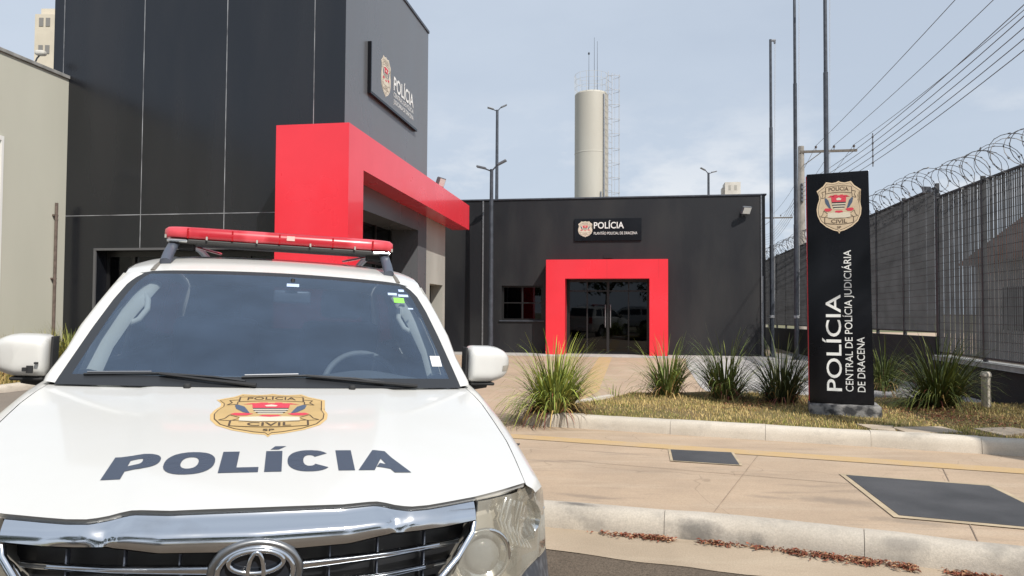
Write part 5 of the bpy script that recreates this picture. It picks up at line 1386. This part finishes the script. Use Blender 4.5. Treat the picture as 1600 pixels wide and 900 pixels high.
# wipers
def wp(x, z, off=-.012): return (x, windy(x, z) + off, z)
for (xp, xa, xb, xt) in ((-.16, -.40, -.655, -.12), (.45, .12, -.115, .40)):
    mb = MB(); mb.tube([wp(xp + .10, 1.198, -.02), wp((xp + xa) / 2 + .06, 1.212, -.026), wp(xa, 1.229, -.024)], [.013, .010, .007], 6, flat=.6)
    w_ = part(mb, 'wiper', M['rubber'], smooth=50)
    mb = MB(); mb.tube([wp(xb, 1.222, -.010), wp(xa, 1.230, -.013), wp((xa + xt) / 2 + .05, 1.221, -.012), wp(xt + .02, 1.209, -.010)], .0065, 6, flat=.7); part(mb, 'blade', M['seal'], w_, smooth=50)
    mb = MB(); mb.tube([wp(xb + .01, 1.229, -.016), wp(xa - .03, 1.235, -.018)], .0035, 6); part(mb, 'blade_spine', M['lampgrey'], w_)

# roof rails, ditch mouldings, beacon bar
for s in (1, -1):
    mb = MB(); mb.tube([(s * .535, 2.10, 1.690), (s * .532, 2.17, 1.735), (s * .528, 2.28, 1.790), (s * .527, 2.42, 1.822), (s * .527, 2.8, 1.842), (s * .527, 3.4, 1.848), (s * .527, 3.9, 1.825), (s * .53, 4.05, 1.76)], [.026, .027, .026, .024, .023, .023, .023, .024], 10, flat=.8); part(mb, 'roof_rail', M['rail'], smooth=60)
    mb = MB(); mb.tube([(s * x, y, roofz(x, y) + .002) for x, y in ((.572, 2.01), (.566, 2.08), (.56, 2.2), (.557, 2.5), (.555, 3.2), (.555, 4.2))], .011, 6, flat=.5); part(mb, 'roof_moulding', M['ditch'], smooth=60)
mb = MB()
def lens_(u, v):
    a = (2 * u - 1); x = a * .576; t = v * 2 * PI; e = 1 - abs(a) ** 14
    w_ = .12 * (.55 + .45 * e ** .5) * (1 - .25 * abs(a) ** 6); c, s_ = math.cos(t), math.sin(t)
    k = lambda q, p: math.copysign(abs(q) ** (2 / p), q)
    y = 2.36 + w_ * k(c, 6) * (1 - .20 * max(0, s_)) + .05 * abs(a) ** 8 * .0; z = 1.8510 + .034 * k(s_, 6) * (.6 + .4 * e ** .3)
    return (x, y, z)
mb.grid(lens_, 64, 24)
for s in (1, -1): mb.add([lens_(0 if s < 0 else 1, i / 24) for i in range(24)], [tuple(range(24))])
lb = part(mb, 'beacon_bar', M['beacon'], smooth=50)
mb = MB(); mb.box(-.545, .545, 2.25, 2.47, 1.796, 1.8185, bev=.006); part(mb, 'base_rail', M['beacon_base'], lb)
for s in (1, -1):
    mb = MB(); mb.box(min(s * .46, s * .555), max(s * .46, s * .555), 2.235, 2.30, 1.800, 1.8135, bev=.004); part(mb, 'end_lamp', M['reflector'], lb)
    mb = MB(); mb.box(min(s * .44, s * .52), max(s * .44, s * .52), 2.30, 2.42, 1.772, 1.800, bev=.004); mb.box(min(s * .505, s * .55), max(s * .505, s * .55), 2.33, 2.39, 1.79, 1.815); part(mb, 'bracket', M['rubber'], lb)
    mb = MB(); mb.tube([(s * .455, 2.42, 1.80), (s * .40, 2.50, 1.788), (s * .33, 2.58, 1.775)], .011, 6, flat=.6); part(mb, 'strap', M['beacon'], lb)
for x in (-.56, -.37, -.13, .135, .365, .562):
    mb = MB(); mb.box(x - .004, x + .004, 2.230, 2.24, 1.817, 1.834); part(mb, 'lens_clip', M['cream'], lb)
for x in (-.46, -.25, -.02, .25, .46):
    mb = MB(); T_ = (x - .004, x + .004); mb.box(*T_, 2.2405, 2.26, 1.822, 1.872); part(mb, 'lens_divider', M['tail'], lb)
mb = MB(); mb.box(.015, .055, 2.2375, 2.25, 1.842, 1.866); part(mb, 'lens_window', M['beacon_light'], lb)

# cabin
mb = MB()
mb.grid(lambda u, v: ((2 * u - 1) * .72, 1.26 + .62 * v, 1.168 - .004 * (1 - v) + .018 * math.sin(PI * v) + .035 * math.exp(-(((2 * u - 1) * .72 - .40) / .17) ** 2) * smooth01((v - .35) / .4)), 40, 10)
mb.grid(lambda u, v: ((2 * u - 1) * .72, 1.88 + .05 * v, 1.164 + .035 * math.exp(-(((2 * u - 1) * .72 - .40) / .17) ** 2) - .45 * v), 40, 4)
part(mb, 'dashboard', M['dash'], smooth=50)
mb = MB()
sw_c = Vector((.42, 2.12, 1.095)); sw_t = R(24)
mb.tube([(sw_c.x + .19 * math.cos(a), sw_c.y + .19 * math.sin(a) * math.sin(sw_t), sw_c.z + .19 * math.sin(a) * math.cos(sw_t)) for a in [2 * PI * i / 40 for i in range(40)]], .016, 8, closed=True)
for a in (0, PI, -PI / 2): mb.tube([sw_c[:], (sw_c.x + .18 * math.cos(a), sw_c.y + .18 * math.sin(a) * .4, sw_c.z + .18 * math.sin(a) * .9)], .016, 6)
mb.sphere(sw_c[:], (.07, .04, .06)); mb.tube([sw_c[:], (.42, 1.85, .98)], .03, 8); part(mb, 'steering_wheel', mat('steering_wheel_vinyl', (.24, .25, .26), .6), smooth=60)
for s in (1, -1):
    mb = MB(); mb.box(s * .37 - .25, s * .37 + .25, 2.55, 3.05, .70, .86, bev=.05)
    mb.box(s * .37 - .24, s * .37 + .24, 3.0, 3.14, .85, 1.42, bev=.05); st_ = part(mb, 'seat', M['seat'], smooth=60)
    mb = MB(); mb.box(s * .37 - .13, s * .37 + .13, 3.02, 3.12, 1.44, 1.62, bev=.04); part(mb, 'headrest', M['seat'], st_, smooth=60)
    mb = MB()
    mb.tube([(s * .690, 1.50, 1.20), (s * .680, 1.62, 1.30), (s * .640, 1.82, 1.43), (s * .585, 2.0, 1.545), (s * .56, 2.06, 1.58)], [.042, .044, .042, .036, .028], 8, flat=.7)
    part(mb, 'pillar_trim', M['trim_beige'], smooth=60)
    mb = MB(); mb.tube([(s * .60, 1.98, 1.545), (s * .565, 1.90, 1.50), (s * .558, 1.85, 1.46), (s * .58, 1.80, 1.415), (s * .615, 1.79, 1.395), (s * .645, 1.80, 1.40), (s * .665, 1.84, 1.42)], .013, 8); part(mb, 'grab_handle', M['trim_beige'], smooth=60)
mb = MB(); mb.box(-.66, .66, 3.55, 3.70, .8, 1.35, bev=.05); part(mb, 'rear_seat', M['seat'], smooth=60)
mb = MB(); mb.grid(lambda u, v: ((2 * u - 1) * .64, 2.08 + 2.2 * v, roofz((2 * u - 1) * .64, 2.08 + 2.2 * v) - .035), 10, 10); part(mb, 'headliner', M['trim_beige'])
mb = MB(); mb.box(-.03, .14, 1.90, 1.925, 1.515, 1.575, bev=.010); rm = part(mb, 'rear_view_mirror', M['rail'], smooth=50)
mb = MB(); mb.tube([(.055, 1.91, 1.57), (.055, 1.93, 1.63)], .010, 6); part(mb, 'mirror_stem', M['rubber'], rm)
def stick(x0, x1, z0, z1, m_, nm='sticker'):
    mb = MB(); patch(mb, [(x0, z0), (x1, z0), (x1, z1), (x0, z1)], lambda a, b: (a, windy(a, b) - .003, b), .05); return part(mb, nm, M[m_])
stick(.028, .084, 1.592, 1.607, 'sticker')
stick(.505, .550, 1.574, 1.586, 'sticker'); stick(.556, .606, 1.568, 1.580, 'sticker'); stick(.562, .590, 1.594, 1.606, 'sticker')
stick(.528, .580, 1.537, 1.562, 'sticker_green'); stick(.590, .615, 1.507, 1.514, 'sticker')
stick(.637, .681, 1.266, 1.306, 'white_letter')

# wheels
def wheel(x, y):
    s = 1 if x > 0 else -1
    T = Matrix.Translation((x, y, .38)) @ Matrix.Rotation(R(90), 4, 'Y')
    mb = MB(); mb.lathe([(.22, -.12), (.31, -.13), (.365, -.115), (.380, -.08), (.380, .08), (.365, .115), (.31, .13), (.22, .12)], 40, T=T)
    wh = mb.build('wheel', M['rubber'], car, 35)
    mb = MB(); mb.lathe([(.225, s * .118), (.215, s * .10), (.20, s * .03), (.05, s * .05), (.001, s * .055)], 36, T=T)
    for k in range(6):
        a = k * PI / 3; mb.tube([(.05 * math.cos(a), .05 * math.sin(a), s * .075), (.21 * math.cos(a), .21 * math.sin(a), s * .105)], [.035, .028], 6, T=T)
    mb.build('rim', M['alloy'], wh, 35)
for x in (-.78, .78):
    for y in (.98, 3.72): wheel(x, y)

# another white off-roader parked across the street, seen only as a reflection in the glass doors
copy_tree(car, (-4.4, -8.6, -.149), R(250), 'plain white parked car across the street, mirrored in the dark glass doors', skip=('lettering', 'badge', 'beacon_bar', 'sticker'))

# trees on the far side of the street, behind the camera: they show as reflections in the doors, chrome and glossy cladding
def tree(seed):
    rnd = random.Random(seed); t = thing('street_tree', 'leafy tree across the street behind the white parked car', 'tree', (0, 0, 0), 0, 'trees across the street')
    mb = MB(); mb.tube([(0, 0, -.2), (.05, 0, 1.2), (0, .05, 2.6)], [.20, .16, .12], 8)
    for k in range(5):
        a = k * 1.26 + rnd.random(); mb.tube([(0, .05, 2.3), (.7 * math.cos(a), .7 * math.sin(a), 3.3), (1.5 * math.cos(a), 1.5 * math.sin(a), 4.3 + rnd.random())], [.09, .06, .02], 6)
    mb.build('trunk', M['timber'], t)
    mb = MB(); cols = []
    lobes = [(rnd.uniform(-1.6, 1.6), rnd.uniform(-1.6, 1.6), rnd.uniform(3.2, 6.2), rnd.uniform(.8, 1.4)) for _ in range(11)]
    for _ in range(2600):
        c = rnd.choice(lobes); d = Vector((rnd.gauss(0, 1), rnd.gauss(0, 1), rnd.gauss(0, 1))).normalized() * c[3] * rnd.random() ** .35
        p = Vector(c[:3]) + d; q = Vector((rnd.gauss(0, 1), rnd.gauss(0, 1), rnd.gauss(0, 1))).normalized(); x = q.orthogonal().normalized() * rnd.uniform(.09, .18); y = q.cross(x) * .55
        mb.add([p - x, p + y, p + x, p - y], [(0, 1, 2, 3)]); v = rnd.uniform(.5, 1.4); cols += [(.05 * v, .085 * v, .022 * v)] * 4
    o = mb.build('crown', M['clump'], t); set_tone(o, cols)
    return t
tr0 = tree(1); tr0.location = sn(-14, -14.4)[:]
for i, (s_, sc) in enumerate(((-9, 1.1), (-4.5, .9), (1.5, 1.15), (6.5, .95), (12, 1.1), (-20, 1.0), (18, 1.05), (-27, 1.1))):
    q = sn(s_, -14.6 - .5 * (i % 3)); t_ = copy_tree(tr0, q[:], i * 1.3, 'leafy tree across the street behind the white parked car'); t_.scale = (sc, sc, sc)
